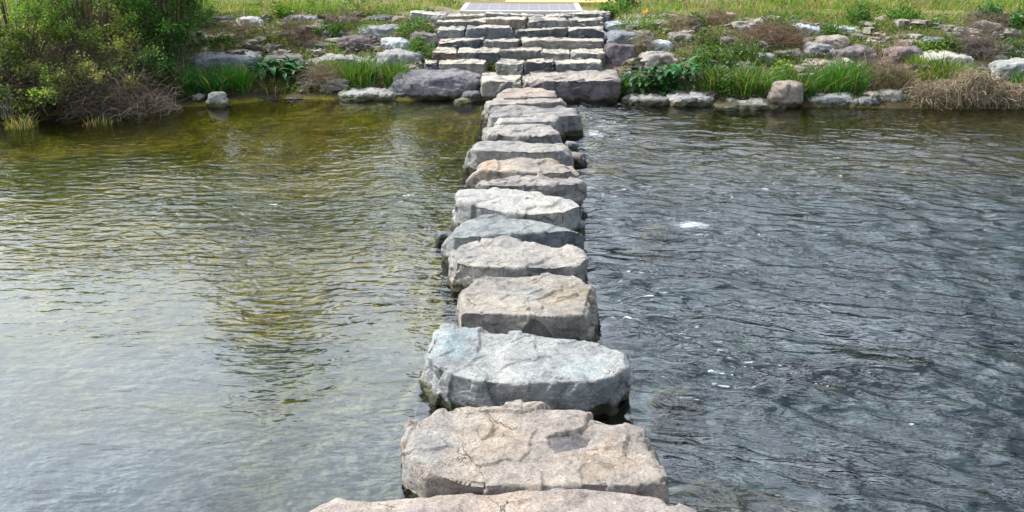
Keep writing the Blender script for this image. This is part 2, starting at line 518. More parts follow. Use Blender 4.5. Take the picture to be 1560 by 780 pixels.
GS = 'stepping stones across the stream'
traced_stone('stepping_stone', 'pinkish stepping stone cut off by the lower edge of the photo, nearest to the viewer',
             [(455, 790), (512, 751), (588, 747), (664, 741), (732, 738), (799, 740), (871, 746), (933, 750), (1001, 756), (1068, 768), (1115, 785), (1120, 850), (1080, 915), (500, 915), (440, 850)],
             .24, 120, .015, (0.331, 0.284, 0.250), 101, stains=[(760, 765, 120, 14, (1.05, .95, .88), .6)])
traced_stone('stepping_stone', 'broad pinkish tan stepping stone with a shallow dark grey hollow chipped in its top',
             [(620, 640), (691, 618), (754, 613), (808, 612), (870, 621), (978, 647), (996, 668), (1006, 712), (1012, 734), (960, 738), (880, 735), (800, 737), (720, 738), (655, 722), (622, 690)],
             .26, 130, .020, (0.315, 0.275, 0.238), 102, flare=10,
             stains=[(650, 675, 45, 50, (.92, 1.02, 1.12), .85), (920, 700, 60, 28, (1.0, .86, .70), .6), (770, 670, 50, 30, (1.02, .92, .80), .5)],
             carve=[(833, 664), (865, 659), (898, 668), (893, 680), (850, 686), (838, 676)])
traced_stone('stepping_stone', 'large blue-grey stepping stone with a turquoise tinged patch on its left end',
             [(648, 540), (660, 502), (691, 494), (754, 500), (826, 507), (871, 510), (929, 523), (957, 540), (954, 558), (930, 574), (907, 580), (835, 582), (781, 584), (727, 580), (690, 570), (660, 556)],
             .27, 130, .019, (0.321, 0.325, 0.317), 103, flare=6,
             stains=[(690, 522, 36, 26, (.74, 1.0, 1.07), .75), (880, 562, 40, 20, (.82, 1.0, 1.06), .6), (940, 545, 20, 16, (1.35, 1.33, 1.3), .7)])
traced_stone('stepping_stone', 'squarish tan stepping stone with a yellowish stain on its right side',
             [(705, 440), (722, 418), (800, 415), (887, 423), (903, 428), (906, 442), (893, 480), (833, 481), (773, 476), (733, 474), (702, 476)],
             .27, 100, .018, (0.288, 0.263, 0.234), 104, flare=6,
             stains=[(865, 450, 40, 22, (1.08, .95, .66), .75), (800, 452, 30, 12, (.85, 1.0, 1.08), .6)])
traced_stone('stepping_stone', 'pale grey-pink stepping stone with a rough left face, just behind the squarish tan one',
             [(688, 382), (697, 373), (733, 364), (767, 362), (813, 367), (867, 375), (890, 383), (895, 393), (882, 405), (790, 408), (720, 405), (693, 398)],
             .27, 90, .019, (0.307, 0.287, 0.263), 105, flare=8)
traced_stone('stepping_stone', 'low bluish stepping stone with pointed ends and a dark front',
             [(680, 354), (697, 338), (733, 326), (767, 324), (813, 331), (853, 339), (890, 350), (853, 352), (813, 353), (767, 354), (720, 358), (693, 362)],
             .26, 84, .016, (0.243, 0.258, 0.253), 106, flare=14)
traced_stone('stepping_stone', 'whitest stepping stone with a flat slanting top behind the bluish pointed one',
             [(696, 292), (717, 284), (767, 288), (833, 295), (875, 301), (888, 312), (860, 322), (813, 326), (787, 325), (763, 322), (723, 313), (696, 306)],
             .30, 84, .018, (.37, .36, .335), 107, flare=8)
traced_stone('stepping_stone', 'jagged grey-pink stepping stone with a ragged front edge behind the whitest one',
             [(722, 279), (738, 272), (779, 267), (831, 265), (872, 268), (888, 275), (877, 281), (844, 282), (805, 283), (764, 282), (738, 282)],
             .29, 72, .030, (0.289, 0.264, 0.247), 108, flare=8)
traced_stone('stepping_stone', 'rounded orange tinged stepping stone with sloping shoulders',
             [(722, 250), (754, 235), (792, 232), (831, 236), (861, 244), (880, 257), (856, 263), (820, 263), (779, 260), (744, 259), (714, 258)],
             .29, 70, .022, (0.316, 0.279, 0.240), 109, flare=22, bevel=.09,
             stains=[(745, 252, 22, 8, (1.1, .82, .62), .7), (840, 242, 20, 8, (1.1, .9, .66), .6)])
traced_stone('stepping_stone', 'long flat grey stepping stone behind the rounded orange tinged one',
             [(712, 226), (726, 217), (759, 214), (805, 216), (862, 220), (869, 224), (865, 229), (826, 231), (764, 230), (728, 230)],
             .28, 64, .018, (0.288, 0.275, 0.256), 110, flare=12)
traced_stone('stepping_stone', 'thick pale stepping stone with a diagonal groove across its front',
             [(738, 192), (754, 188), (826, 188), (846, 193), (855, 203), (831, 207), (795, 208), (764, 206), (740, 204)],
             .28, 46, .024, (0.313, 0.291, 0.268), 111, flare=8)
traced_stone('stepping_stone', 'smaller pale stepping stone set tight against the front of a broad dark one',
             [(752, 180), (759, 175), (795, 172), (846, 171), (856, 177), (846, 184), (805, 186), (759, 186)],
             .29, 42, .020, (0.325, 0.311, 0.292), 112, flare=12)
traced_stone('stepping_stone', 'broad dark grey stepping stone jutting out to the right into the white water',
             [(744, 171), (751, 163), (779, 161), (856, 162), (880, 168), (881, 175), (851, 177), (823, 177), (769, 177), (746, 178)],
             .29, 46, .024, (0.243, 0.230, 0.221), 113, flare=8)
traced_stone('stepping_stone', 'thin flat pinkish stepping stone, second from the far bank',
             [(739, 154), (754, 149), (795, 147), (859, 150), (862, 154), (826, 156), (779, 158), (744, 159)],
             .27, 42, .016, (0.311, 0.283, 0.256), 114, flare=12)
traced_stone('stepping_stone', 'last stepping stone, reddish tan and low, touching the foot of the stairway',
             [(759, 143), (767, 137), (782, 133), (826, 134), (845, 139), (849, 146), (805, 148), (764, 148)],
             .30, 42, .016, (0.329, 0.277, 0.238), 115, flare=12)


def px_rock(name, label, x0, x1, y0, y1, color, seed, cat='rock', group=None, water=False, depth=.75, **kw):
    p = pt((x0 + x1) / 2, y1, 0.0) if water else hit((x0 + x1) / 2, y1)
    k = np.linalg.norm(p - np.array([0, 0, CAM_Z])) / FPX
    w = (x1 - x0) * k * 1.08; vis = (y1 - y0) * k
    d = min(depth * w, .95)
    h = max(.45 * vis, vis - .14 * d)
    kw.setdefault('sink', .16 if water else .14)
    kw.setdefault('N', int(np.clip(w * 36, 16, 44)))
    kw.setdefault('amp', float(np.clip(.036 * w, .009, .024)))
    return box_rock(name, label, cat, group, p, w, d, h, color, seed, **kw)


# satellites of the stepping stones
px_rock('small_rock', 'small grey wedge of rock leaning on the left end of the bluish stepping stone', 664, 692, 354, 374, (.2, .21, .215), 131, water=True, N=16)
px_rock('small_rock', 'small dark brown rock behind the right shoulder of the rounded stepping stone', 850, 891, 233, 254, (.2, .18, .165), 132, water=True, N=20)
px_rock('small_rock', 'small rounded tan rock at the right end of the last stepping stone', 833, 857, 132, 150, TAN, 133, water=True, roundness=.6, N=16)
px_rock('small_rock', 'grey stub of rock at the right end of the long flat stepping stone', 860, 880, 215, 232, GREY, 134, water=True, N=16)

# ------------------------------------------------------------------ the stairway of rough blocks
def zx(v): return 560 + v / 3.9
ROWS = [  # front Y, top z, riser foot z, blocks (zoomed x0, x1, colour, wording)
    (14.02, .34, -.1, [(668, 920, (.34, .32, .285), 'flat topped pale'), (922, 1040, (.36, .30, .255), 'small pinkish')]),
    (14.66, .525, .30, [(322, 400, SLATE, 'small dark'), (402, 705, (.33, .29, .25), 'long pinkish'), (765, 934, (.34, .33, .30), 'squared pale grey'), (937, 1113, (.10, .10, .11), 'almost black'), (1115, 1412, (.25, .25, .245), 'long grey')]),
    (15.05, .645, .50, [(385, 520, BROWN, 'brown wedge shaped'), (530, 790, SLATE, 'dark slate coloured'), (800, 1040, (.19, .185, .175), 'dark grey'), (1045, 1208, (.28, .26, .23), 'short tan'), (1212, 1408, (.24, .235, .225), 'grey')]),
    (15.50, .785, .62, [(408, 693, (.135, .145, .165), 'dark blue-grey'), (697, 905, (.22, .215, .21), 'streaked brown and grey'), (910, 1405, (.34, .31, .275), 'very long curved tan')]),
    (15.90, .935, .76, [(420, 580, (.29, .31, .32), 'short bluish'), (590, 850, (.20, .22, .24), 'long blue-grey'), (890, 1188, (.15, .155, .16), 'dark tapering'), (1190, 1412, (.12, .125, .14), 'near black flat')]),
    (16.28, 1.045, .91, [(410, 715, (.23, .22, .205), 'long dark topped'), (720, 940, (.34, .295, .25), 'pinkish tan'), (955, 1188, (.27, .265, .255), 'grey'), (1192, 1402, (.21, .205, .20), 'dark grey')]),
    (16.68, 1.105, 1.02, [(265, 466, (.50, .50, .49), 'thin white'), (475, 695, (.33, .31, .27), 'flat tan'), (705, 1050, (.32, .345, .36), 'long bluish'), (1052, 1215, (.27, .27, .26), 'low grey'), (1218, 1435, (.24, .245, .25), 'thin dark')]),
]
ORD = ['lowest', 'second', 'third', 'fourth', 'fifth', 'sixth', 'seventh']
POS = [q + ' from left' for q in ('first', 'second', 'third', 'fourth', 'fifth')]
for r_i, (Y, zt, zf, blocks) in enumerate(ROWS):
    for b_i, (a, c_, colr, word) in enumerate(blocks):
        x0 = pt(zx(a), 100, 0); k = Y / 1.0
        # x at that depth: scale the ray so that y == Y
        def xat(px, z=zt):
            d = ray(px, 60); return d[0] * Y / d[1]
        X0, X1 = xat(zx(a)), xat(zx(c_))
        nextY = ROWS[r_i + 1][0] if r_i + 1 < len(ROWS) else Y + .22
        jit = rng.uniform(-.03, .03)
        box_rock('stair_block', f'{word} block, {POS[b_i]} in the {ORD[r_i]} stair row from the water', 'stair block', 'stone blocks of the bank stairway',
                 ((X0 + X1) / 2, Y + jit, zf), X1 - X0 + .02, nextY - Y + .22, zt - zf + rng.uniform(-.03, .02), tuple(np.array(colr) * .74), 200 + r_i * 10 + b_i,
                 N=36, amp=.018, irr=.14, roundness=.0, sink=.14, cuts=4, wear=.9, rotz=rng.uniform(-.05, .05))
# foot of the stairway
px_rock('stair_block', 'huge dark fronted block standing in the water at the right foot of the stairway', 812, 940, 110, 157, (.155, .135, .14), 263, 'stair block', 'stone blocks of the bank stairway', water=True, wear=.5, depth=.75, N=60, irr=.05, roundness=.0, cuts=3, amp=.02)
px_rock('boulder', 'huge blotchy dark boulder standing in the water at the left foot of the stairway', 597, 729, 104, 152, (.215, .205, .215), 264, 'boulder', None, water=True, depth=.62, N=46, irr=.22, roundness=.45, cuts=7, amp=.034)
px_rock('small_rock', 'small smooth dark stone in the water right of the huge blotchy boulder', 704, 734, 138, 154, (.14, .145, .155), 265, water=True, roundness=.6, N=16)
px_rock('small_rock', 'small pale flat stone barely above the water beside the huge blotchy boulder', 691, 716, 149, 158, PALE, 266, water=True, roundness=.5, N=14)
px_rock('small_rock', 'small brownish stone wedged between dark smooth stone and last stepping stone', 733, 757, 141, 153, BROWN, 267, water=True, roundness=.5, N=14)

# ------------------------------------------------------------------ rocks of the bank
def L(a, b_, c_, d_, off): return (off + a / 3.9, off + b_ / 3.9, c_ / 3.9, d_ / 3.9)
BR = [
    # left bank
    (240, 320, 432, 95, 146, DARK, 'dark rock beside the white rounded boulder above the dark shrub'),
    (240, 460, 600, 98, 162, WHITE, 'white rounded boulder high on the left bank near the grass'),
    (240, 730, 925, 78, 134, GREY, 'grey flat slab with a dark front at the edge of the left grass'),
    (240, 930, 1185, 88, 150, (.2, .185, .17), 'brown slab half buried in dry twigs at the edge of the left grass'),
    (240, 1225, 1385, 86, 138, (.12, .115, .11), 'almost black slab left of the top of the stairway'),
    (240, 1388, 1545, 88, 142, BROWN, 'brown rough slab directly left of the top steps'),
    (240, 1190, 1425, 140, 212, (.31, .31, .315), 'smooth light grey slab below the almost black one'),
    (240, 1070, 1275, 208, 302, PURP, 'rounded purple-brown rock above the long pale slab'),
    (240, 640, 830, 176, 224, (.26, .21, .19), 'flat pinkish brown rock in dry twigs on the left bank'),
    (240, 915, 1140, 160, 214, (.18, .18, .19), 'dark grey flat rock above a patch of green herbs'),
    (240, 310, 485, 190, 248, BROWN, 'brown flat rock in dry twigs right of the dark shrub'),
    (240, 530, 705, 250, 304, (.24, .21, .2), 'brownish slab above the big grey boulder, left bank'),
    (240, 190, 545, 305, 415, (.23, .23, .235), 'big flat-backed grey boulder behind the deep green grass'),
    (240, 640, 835, 320, 392, (.2, .185, .17), 'dark fronted flat rock over the broad-leaved plants of the left bank'),
    (240, 840, 1025, 240, 296, (.16, .14, .13), 'dark brown slanting rock in the middle of the left bank'),
    (240, 910, 1265, 305, 390, (.34, .325, .30), 'long pale topped slab above the tall green grass of the left bank'),
    (240, 1320, 1482, 222, 296, (.46, .48, .50), 'white squared block sitting on the rounded grey boulder'),
    (240, 1300, 1555, 288, 405, (.33, .325, .31), 'smooth rounded grey boulder under the white squared block'),
    # right of / left of the stair
    (560, 255, 408, 190, 292, (.22, .185, .185), 'purple-brown rock against the left end of the stair blocks'),
    (560, 280, 402, 130, 164, (.42, .31, .22), 'small orange-tan flat stone left of the stair, over the green moss'),
    (560, 1435, 1700, 174, 258, (.2, .215, .23), 'slanting dark blue-grey boulder at the right end of the stair'),
    (560, 1408, 1590, 258, 386, (.17, .14, .145), 'dark purple squarish boulder at the right end of the stair'),
    # right bank
    (860, 230, 512, 104, 162, (.36, .385, .39), 'pale bluish slab right of the top of the stairway'),
    (860, 500, 642, 240, 308, (.42, .45, .46), 'bluish white boulder right of the dark purple squarish one'),
    (860, 455, 672, 304, 405, (.33, .30, .265), 'rounded grey-tan boulder behind the broad dock leaves'),
    (860, 630, 802, 185, 254, (.25, .215, .205), 'brown rock with a dark blotch in dry grass, right bank'),
    (860, 490, 650, 114, 152, TAN, 'thin tan slab beside the small yellow flower'),
    (860, 1040, 1242, 126, 184, (.34, .34, .335), 'pale grey flat rock at the edge of the right meadow'),
    (860, 920, 1085, 214, 274, (.23, .2, .185), 'brown-grey slab hidden by dry twigs, right bank'),
    (860, 790, 905, 292, 328, (.36, .29, .26), 'low pinkish flat rock above the green herbs'),
    (860, 1150, 1248, 314, 372, PALE, 'small pale grey rock above the thin pale slab, right bank'),
    (860, 1185, 1372, 370, 404, PALE, 'thin pale slab lying above the bright waterside grass'),
    (860, 1255, 1425, 290, 352, (.25, .205, .19), 'brownish rock with green grass on its front, right bank'),
    (1160, 175, 356, 140, 208, (.46, .48, .50), 'white-blue block at the foot of the right meadow'),
    (1160, 420, 587, 150, 204, (.48, .48, .47), 'white flat block at the foot of the right meadow, right of the white-blue one'),
    (1160, 350, 518, 214, 292, (.31, .26, .215), 'tan brown slanting rock below the two white blocks'),
    (1160, 278, 424, 254, 344, (.31, .3, .295), 'squared grey block below the tan brown slanting rock'),
    (1160, 465, 688, 274, 364, (.19, .165, .16), 'dark brown lumpy rock in the middle of the right bank'),
    (1160, 262, 505, 344, 414, (.37, .305, .26), 'broad pinkish flat rock above the tall bright grass'),
    (1160, 775, 952, 280, 364, (.21, .165, .165), 'purple-brown squared rock right of the tall thin dry stalks'),
    (1160, 990, 1115, 225, 298, (.16, .17, .2), 'dark bluish rock right of a yellow-green herb'),
    (1160, 995, 1238, 314, 394, PALE, 'large pale grey slab above the light green grass, far right'),
    (1160, 630, 692, 238, 268, PALE, 'small pale stone behind the tall thin dry stalks'),
    (1160, 670, 842, 358, 390, (.38, .34, .3), 'low pale pinkish slab under the purple-brown squared rock'),
    (1160, 945, 1048, 384, 428, TAN, 'flat tan stone below the large pale grey slab'),
    (1160, 258, 334, 434, 472, PALE, 'pale small stone in the bright grass above the waterside slab'),
    (1160, 620, 672, 414, 442, PALE, 'tiny pale stone right of the tall bright grass'),
    (1160, 1120, 1192, 188, 218, (.33, .28, .26), 'small pinkish rock at the edge of the far right meadow'),
    (1160, 1278, 1500, 190, 234, (.29, .24, .225), 'long pinkish brown slab at the edge of the far right meadow'),
    (1160, 1440, 1640, 368, 474, (.35, .355, .33), 'big pale grey-green boulder above the dry reed heap, cut by the photo edge'),
    (1160, 1370, 1442, 300, 332, PALE, 'small pale stone under the grey-brown dry bush'),
    (1160, 1524, 1600, 298, 324, PALE, 'small pale stone at the right edge of the photo'),
    (1160, 1205, 1350, 230, 300, (.22, .18, .165), 'brown rock inside the grey-brown dry bush'),
    (1160, 650, 780, 226, 262, (.35, .3, .27), 'tan flat rock below the right meadow, among dry grass'),
    (1160, 840, 990, 230, 280, (.27, .235, .21), 'brown flat rock left of the dark bluish one'),
]
for i, (off, a, b_, c_, d_, colr, lab) in enumerate(BR):
    x0, x1, y0, y1 = L(a, b_, c_, d_, off)[0], L(a, b_, c_, d_, off)[1], c_ / 3.9, d_ / 3.9
    big = (b_ - a) > 190
    px_rock('boulder' if big else 'rock', lab, x0, x1, y0, y1, colr, 300 + i, 'boulder' if big else 'rock', 'rocks set in the far bank',
            roundness=.5 if 'round' in lab else .06, rotz=rng.uniform(-.15, .15))
WR = [
    (240, 290, 402, 545, 632, (.38, .36, .32), .5, 'small pale yellowish rock in the water under the deep green grass'),
    (240, 430, 705, 540, 592, (.13, .125, .12), .3, 'long dark flat rock at the water line left of the low brown ledge'),
    (240, 710, 965, 558, 588, (.26, .22, .18), .2, 'low brown ledge barely above the water, left bank'),
    (240, 550, 765, 465, 540, (.27, .245, .225), .3, 'brownish rock above the low ledge under the broad-leaved plants'),
    (240, 1075, 1402, 508, 592, (.37, .365, .345), .15, 'pale pointed slab in the water left of the huge blotchy boulder'),
    (860, 370, 625, 552, 622, (.31, .29, .27), .2, 'grey-brown low slab at the water right of the huge dark fronted block'),
    (860, 630, 882, 545, 626, (.33, .32, .31), .1, 'squared grey slab at the water under the broad dock leaves'),
    (860, 920, 1295, 576, 642, (.33, .325, .31), .2, 'longest low grey slab at the water of the right bank'),
    (860, 1240, 1412, 480, 634, (.31, .255, .215), .45, 'tall pinkish brown boulder standing upright at the water line'),
    (1160, 298, 565, 544, 630, (.33, .325, .31), .06, 'squared pale grey kerb-like slab under the tall bright grass'),
    (1160, 585, 700, 575, 634, (.26, .255, .255), .3, 'small grey rock at the water beside the dry reed heap'),
    (1160, 700, 862, 534, 626, (.30, .275, .25), .4, 'lumpy grey-brown rock under dry stalks left of the reed heap'),
]
for i, (off, a, b_, c_, d_, colr, rd, lab) in enumerate(WR):
    px_rock('rock', lab, off + a / 3.9, off + b_ / 3.9, c_ / 3.9, d_ / 3.9 + 1.5, colr, 400 + i, 'rock', 'rocks along the water line', water=True, **{'roundness': rd, 'irr': .5 if 'yellowish' in lab else .14, 'cuts': 5})


# submerged stones right of the crossing
def sunk(px, py, w, d, top, colr, seed, lab):
    p = pt(px, py, 0.0)
    box_rock('submerged_rock', lab, 'rock', 'stones under the water', (p[0], p[1] - d / 2, -.4), w, d, .4 + top, colr, seed, N=24, amp=.03, roundness=.5)
sunk(1000, 342, .35, .3, -.012, (.42, .38, .24), 451, 'yellowish round stone just under the water left of the white foam')
sunk(1110, 757, .9, .5, -.05, (.40, .37, .29), 452, 'pale flat stone under the water right of the nearest stepping stone')
sunk(1035, 585, .35, .25, -.06, (.30, .25, .14), 453, 'ochre stone under the water right of the large blue-grey stepping stone')

# ------------------------------------------------------------------ ground: bed, bank and meadow in one sheet
def axis(a, b_, step, far, k=14):
    o = np.geomspace(1, far, k) - 1
    return np.concatenate([a - o[:0:-1], np.arange(a, b_, step), b_ + o])
gx = axis(-11.5, 12.5, .06, 400); gy = axis(0, 22, .06, 500)
GX, GY = np.meshgrid(gx, gy, indexing='ij')
gz = terr(GX, GY)
s_ = GY - edge(GX)
bedm = 1 - sstep(-.15, .12, s_ + .1 * fbm(GX * 3, GY * 3, 1, 3))
left = sstep(.5, -.5, GX)
silt_sky = sstep(1.2, .2, np.hypot((GX + 3.4) / 4.6, (GY - 3.2) / 3.1) + .3 * fbm(GX * .9, GY * .9, 4, 4))
pale = sstep(1.1, .4, np.hypot((GX - 1.2) / 1.2, (GY - 3.4) / .8) + .3 * fbm(GX * 1.5, GY * 1.5, 8, 3))
algae = sstep(-.15, .35, fbm(GX * .45, GY * .8, 3.3, 4))
def C3(*c): return np.array(c)[None, None, :]
def mix(a, b_, w): return a * (1 - w[..., None]) + b_ * w[..., None]
bedc = mix(C3(.27, .22, .02), C3(.15, .15, .014), algae)
bedr = mix(C3(.085, .125, .145), C3(.045, .066, .078), sstep(-.2, .3, fbm(GX * 1.2, GY * 1.5, 6, 4)))  # grey gravel, its colour blued to paint in reflected blue sky
bedr = mix(bedr, C3(.12, .10, .025), sstep(9.3, 11.5, GY + .8 * fbm(GX * .5, GY * .5, 2, 3)))
bc = mix(bedr + 0 * bedc, bedc, left)
bc = mix(bc, C3(.27, .305, .355), silt_sky * .94)  # pale silt, lightened and blued to paint in the sky's reflection
bc = mix(bc, C3(.40, .35, .26), pale * .8)
darkst = sstep(.25, .5, fbm(GX * 2.2, GY * 2.6, 12, 4)) * .6
bc = mix(bc, bc * .45, darkst)
soil = mix(C3(.12, .09, .06), C3(.20, .15, .10), sstep(-.3, .3, fbm(GX * 1.5, GY * 1.5, 2, 4)))
green = mix(C3(.10, .14, .03), C3(.25, .22, .10), sstep(-.25, .35, fbm(GX * .8, GY * 1.2, 7, 4)))
top = sstep(2.2, 3.3, s_ + .5 * fbm(GX, GY, 11, 3))
worn = sstep(1.3, .5, np.hypot((GX + .1) / 2.9, (GY - 17.0) / .9) + .25 * fbm(GX * 2, GY * 2, 1, 3))
gcol = mix(soil, green, top * .8)
gcol = mix(gcol, C3(.34, .285, .215), worn)
gcol = mix(gcol, C3(.055, .045, .03), 1 - sstep(.15, .6, s_ + .2 * fbm(GX * 2, GY * 2, 4, 3)))
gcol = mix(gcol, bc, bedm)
pebble = bedm * sstep(-.2, .4, GX) * .35 + bedm * .15 * (1 - silt_sky)
nx, ny = len(gx), len(gy)
ii = (np.arange(nx - 1)[:, None] * ny + np.arange(ny - 1)[None, :]).ravel()
GQ = np.stack([ii, ii + ny, ii + ny + 1, ii + 1], 1)
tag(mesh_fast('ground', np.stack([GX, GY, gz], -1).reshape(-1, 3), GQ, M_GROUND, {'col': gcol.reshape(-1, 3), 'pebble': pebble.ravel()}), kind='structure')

# ------------------------------------------------------------------ water
wx = axis(-9.5, 11, .026, 300, 10); wy = np.arange(.9, 14.6, .024)
WX, WY = np.meshgrid(wx, wy, indexing='ij')
inner = (sstep(-10, -9, WX) * (1 - sstep(10.5, 11.2, WX)))
right = sstep(.35, .95, WX + .12 * perlin(WY * 1.3, 0, 0))
dist_r = np.clip(WX - .7, 0, None)
calmfar = 1 - .88 * sstep(10.5, 12.6, WY) * (1 - np.exp(-(dist_r / 1.3) ** 2))
turb = right * (.35 + .65 * np.exp(-dist_r / 2.6)) * calmfar * (.75 + .5 * fbm(WX * .5, WY * 1.1, 3, 3))
turb = np.clip(turb, 0, 1.2)
wk = 1 - sstep(6.6, 5.6, WY) * sstep(5.0, 5.6, WY) * sstep(1.2, 2, WX) * .55       # smoother tongue of faster water
turb = turb * wk
ca, sa = math.cos(R(15)), math.sin(R(15))
FXx, FYy = WX * ca - WY * sa, WX * sa + WY * ca
z = .060 * turb * fbm(FXx * 1.3, FYy * 2.6, 1.0, 3, .6)
z += .042 * turb * (1 - 2 * np.abs(perlin(FXx * 2.4 + .6 * perlin(FXx * 3, FYy * 3, 4), FYy * 5.2, 2.0)))
z += .005 * turb * fbm(FXx * 8, FYy * 12, 3.0, 3, .6)
# ripples of the quiet side: faint near the viewer's left corner, stronger further off
rip = (1 - right) * (.16 + .84 * sstep(3.2, 6.4, WY + .35 * WX + .7 * fbm(WX * .5, WY * .6, 5, 3)))
rip = rip * (1 - .7 * sstep(10.0, 12.5, WY)) * (.7 + .6 * fbm(WX * .6, WY * .7, 8, 3))
glit = sstep(1.1, .3, np.hypot((WX + 2.4) / 2.2, (WY - 8.0) / 1.9) + .4 * fbm(WX * .8, WY * .8, 15, 3))
rip = rip * (1 + 1.1 * glit)
rip = np.clip(rip, .06, 2.0) * (1 - right) + right * .35
wob = .8 * perlin(WX * .8, WY * .8, 3)
for (kx, ky, am) in ((4, 33, .0010), (-7, 45, .0008), (11, 60, .0006), (3, 80, .0004)):
    z += am * rip * np.sin(WX * kx + WY * ky + 5 * perlin(WX * .9 + ky, WY * 1.4, kx) + wob)
z += 0.0042 * rip * fbm(WX * 3.6, WY * 9.5, 6.0, 3, .55)
dst = np.clip(-.42 - WX, 0, 9)
z += .0016 * (1 - right) * np.exp(-dst / .4) * np.sin(48 * dst + 9 * WY * .6 + 6 * perlin(WX * 1.2, WY * 1.6, 33))
z *= inner
foam = np.zeros_like(z)
def patch(px, py, rx, ry, s):
    global foam
    p = pt(px, py, 0)
    foam = np.maximum(foam, (s + .14) * sstep(1.2, .2, np.hypot((WX - p[0]) / rx, (WY - p[1]) / ry)))
for a in [(1058, 346, .44, .26, .82), (1130, 355, .5, .09, .66), (1150, 362, .25, .07, .62), (905, 286, .25, .10, .75), (925, 195, .8, .4, .74), (905, 205, .5, .3, .78), (900, 178, .4, .3, .7), (940, 215, .9, .2, .66),
          (920, 265, .7, .14, .6), (960, 492, .22, .05, .85), (930, 490, .15, .05, .8), (915, 440, .3, .25, .62), (985, 460, .5, .3, .56),
          (1010, 405, .7, .35, .54), (1010, 560, .5, .3, .53), (1060, 640, .5, .3, .52), (1250, 710, .5, .2, .52), (980, 230, .9, .2, .58), (1080, 290, 1.2, .3, .53), (900, 345, .3, .2, .6), (1190, 350, .6, .2, .55)]:
    patch(*a)
foam = np.maximum(foam, .80 * turb * right)
z += sstep(.8, .98, foam) * (.015 + .03 * np.abs(perlin(WX * 11, WY * 11, 2)))
nx, ny = len(wx), len(wy)
ii = (np.arange(nx - 1)[:, None] * ny + np.arange(ny - 1)[None, :]).ravel()
WQ = np.stack([ii, ii + ny, ii + ny + 1, ii + 1], 1)
tag(mesh_fast('water', np.stack([WX, WY, z], -1).reshape(-1, 3), WQ, M_WATER, {'turb': turb.ravel(), 'foam': foam.ravel(), 'ripple': rip.ravel()}), kind='structure')

# ------------------------------------------------------------------ paved path and cycle track on the bank top
def simple_mat(name, fn):
    m, n, l = new_mat(name); b = NB(m)
    bs = b.node('ShaderNodeBsdfPrincipled', i_Roughness=.9); bs.inputs['Specular IOR Level'].default_value = .15
    c, h = fn(b, l, b.node('ShaderNodeTexCoord').outputs['Object'])
    l.new(c, bs.inputs['Base Color'])
    if h is not None:
        bp = b.node('ShaderNodeBump', i_Strength=.6, i_Distance=.01); l.new(h, bp.inputs['Height']); l.new(bp.outputs[0], bs.inputs['Normal'])
    o = b.node('ShaderNodeOutputMaterial'); l.new(bs.outputs[0], o.inputs[0])
    return m
def _pav(b, l, v):
    br = b.node('ShaderNodeTexBrick'); br.offset = 0.0; l.new(v, br.inputs['Vector'])
    for k, q in (('Scale', 1.0), ('Mortar Size', .006), ('Brick Width', .2), ('Row Height', .2), ('Bias', .1)): br.inputs[k].default_value = q
    br.inputs['Color1'].default_value = (.20, .19, .215, 1); br.inputs['Color2'].default_value = (.235, .22, .245, 1); br.inputs['Mortar'].default_value = (.34, .33, .33, 1)
    n_ = b.noise(v, 40, 4, .7)
    return b.mixc(1.0, br.outputs['Color'], b.ramp(n_, [(.3, (.8, .8, .8)), (.7, (1.2, 1.2, 1.2))]), 'MULTIPLY'), br.outputs['Fac']
def _kerb(b, l, v):
    return b.ramp(b.noise(v, 14, 6, .7), [(.3, (.36, .35, .33)), (.7, (.52, .51, .48))]), None
def _yel(b, l, v):
    return b.ramp(b.noise(v, 22, 6, .7), [(.3, (.50, .33, .14)), (.7, (.66, .46, .22))]), None
M_PAV, M_KERB, M_YEL = simple_mat('pavers', _pav), simple_mat('kerb', _kerb), simple_mat('ochre_track', _yel)


def slab(name, x0, x1, y0, y1, z0, z1, mat, parent=None):
    V = [(x, y, z_) for z_ in (z0, z1) for (x, y) in ((x0, y0), (x1, y0), (x1, y1), (x0, y1))]
    Q = [(0, 3, 2, 1), (4, 5, 6, 7), (0, 1, 5, 4), (1, 2, 6, 5), (2, 3, 7, 6), (3, 0, 4, 7)]
    return mesh_fast(name, V, Q, mat, smooth=False, parent=parent)
PX0, PX1 = pt(706, 14, 1.14)[0] + .05, pt(880, 14, 1.14)[0] - .02
PY0 = 17.10
PY1 = pt(790, 2.2, 1.16)[1]
tag(slab('paved_path', PX0, PX1, PY0, PY1, 1.0, 1.126, M_PAV), kind='structure')
tag(slab('kerb', PX0 - .11, PX0 - .003, PY0 - .10, PY1, 1.0, 1.134, M_KERB), kind='structure')
tag(slab('kerb', PX1 + .003, PX1 + .11, PY0 - .10, PY1, 1.0, 1.134, M_KERB), kind='structure')
tag(slab('kerb', PX0, PX1, PY0 - .16, PY0 - .003, 1.0, 1.131, M_KERB), kind='structure')
tag(slab('cycle_track', pt(770, 2, 1.16)[0], pt(938, 2, 1.16)[0], PY1 + .004, PY1 + 2.2, 1.0, 1.145, M_YEL), kind='structure')

# ------------------------------------------------------------------ plants
def vcol(base, n, var=.25, hue=.12, r=rng):
    b_ = np.asarray(base, float)
    c = np.repeat(b_[None, :], n, 0) * (1 + r.uniform(-var, var, (n, 1)))
    c[:, 0] *= 1 + r.uniform(-hue, hue * 1.6, n)
    return np.clip(c, .003, 1)


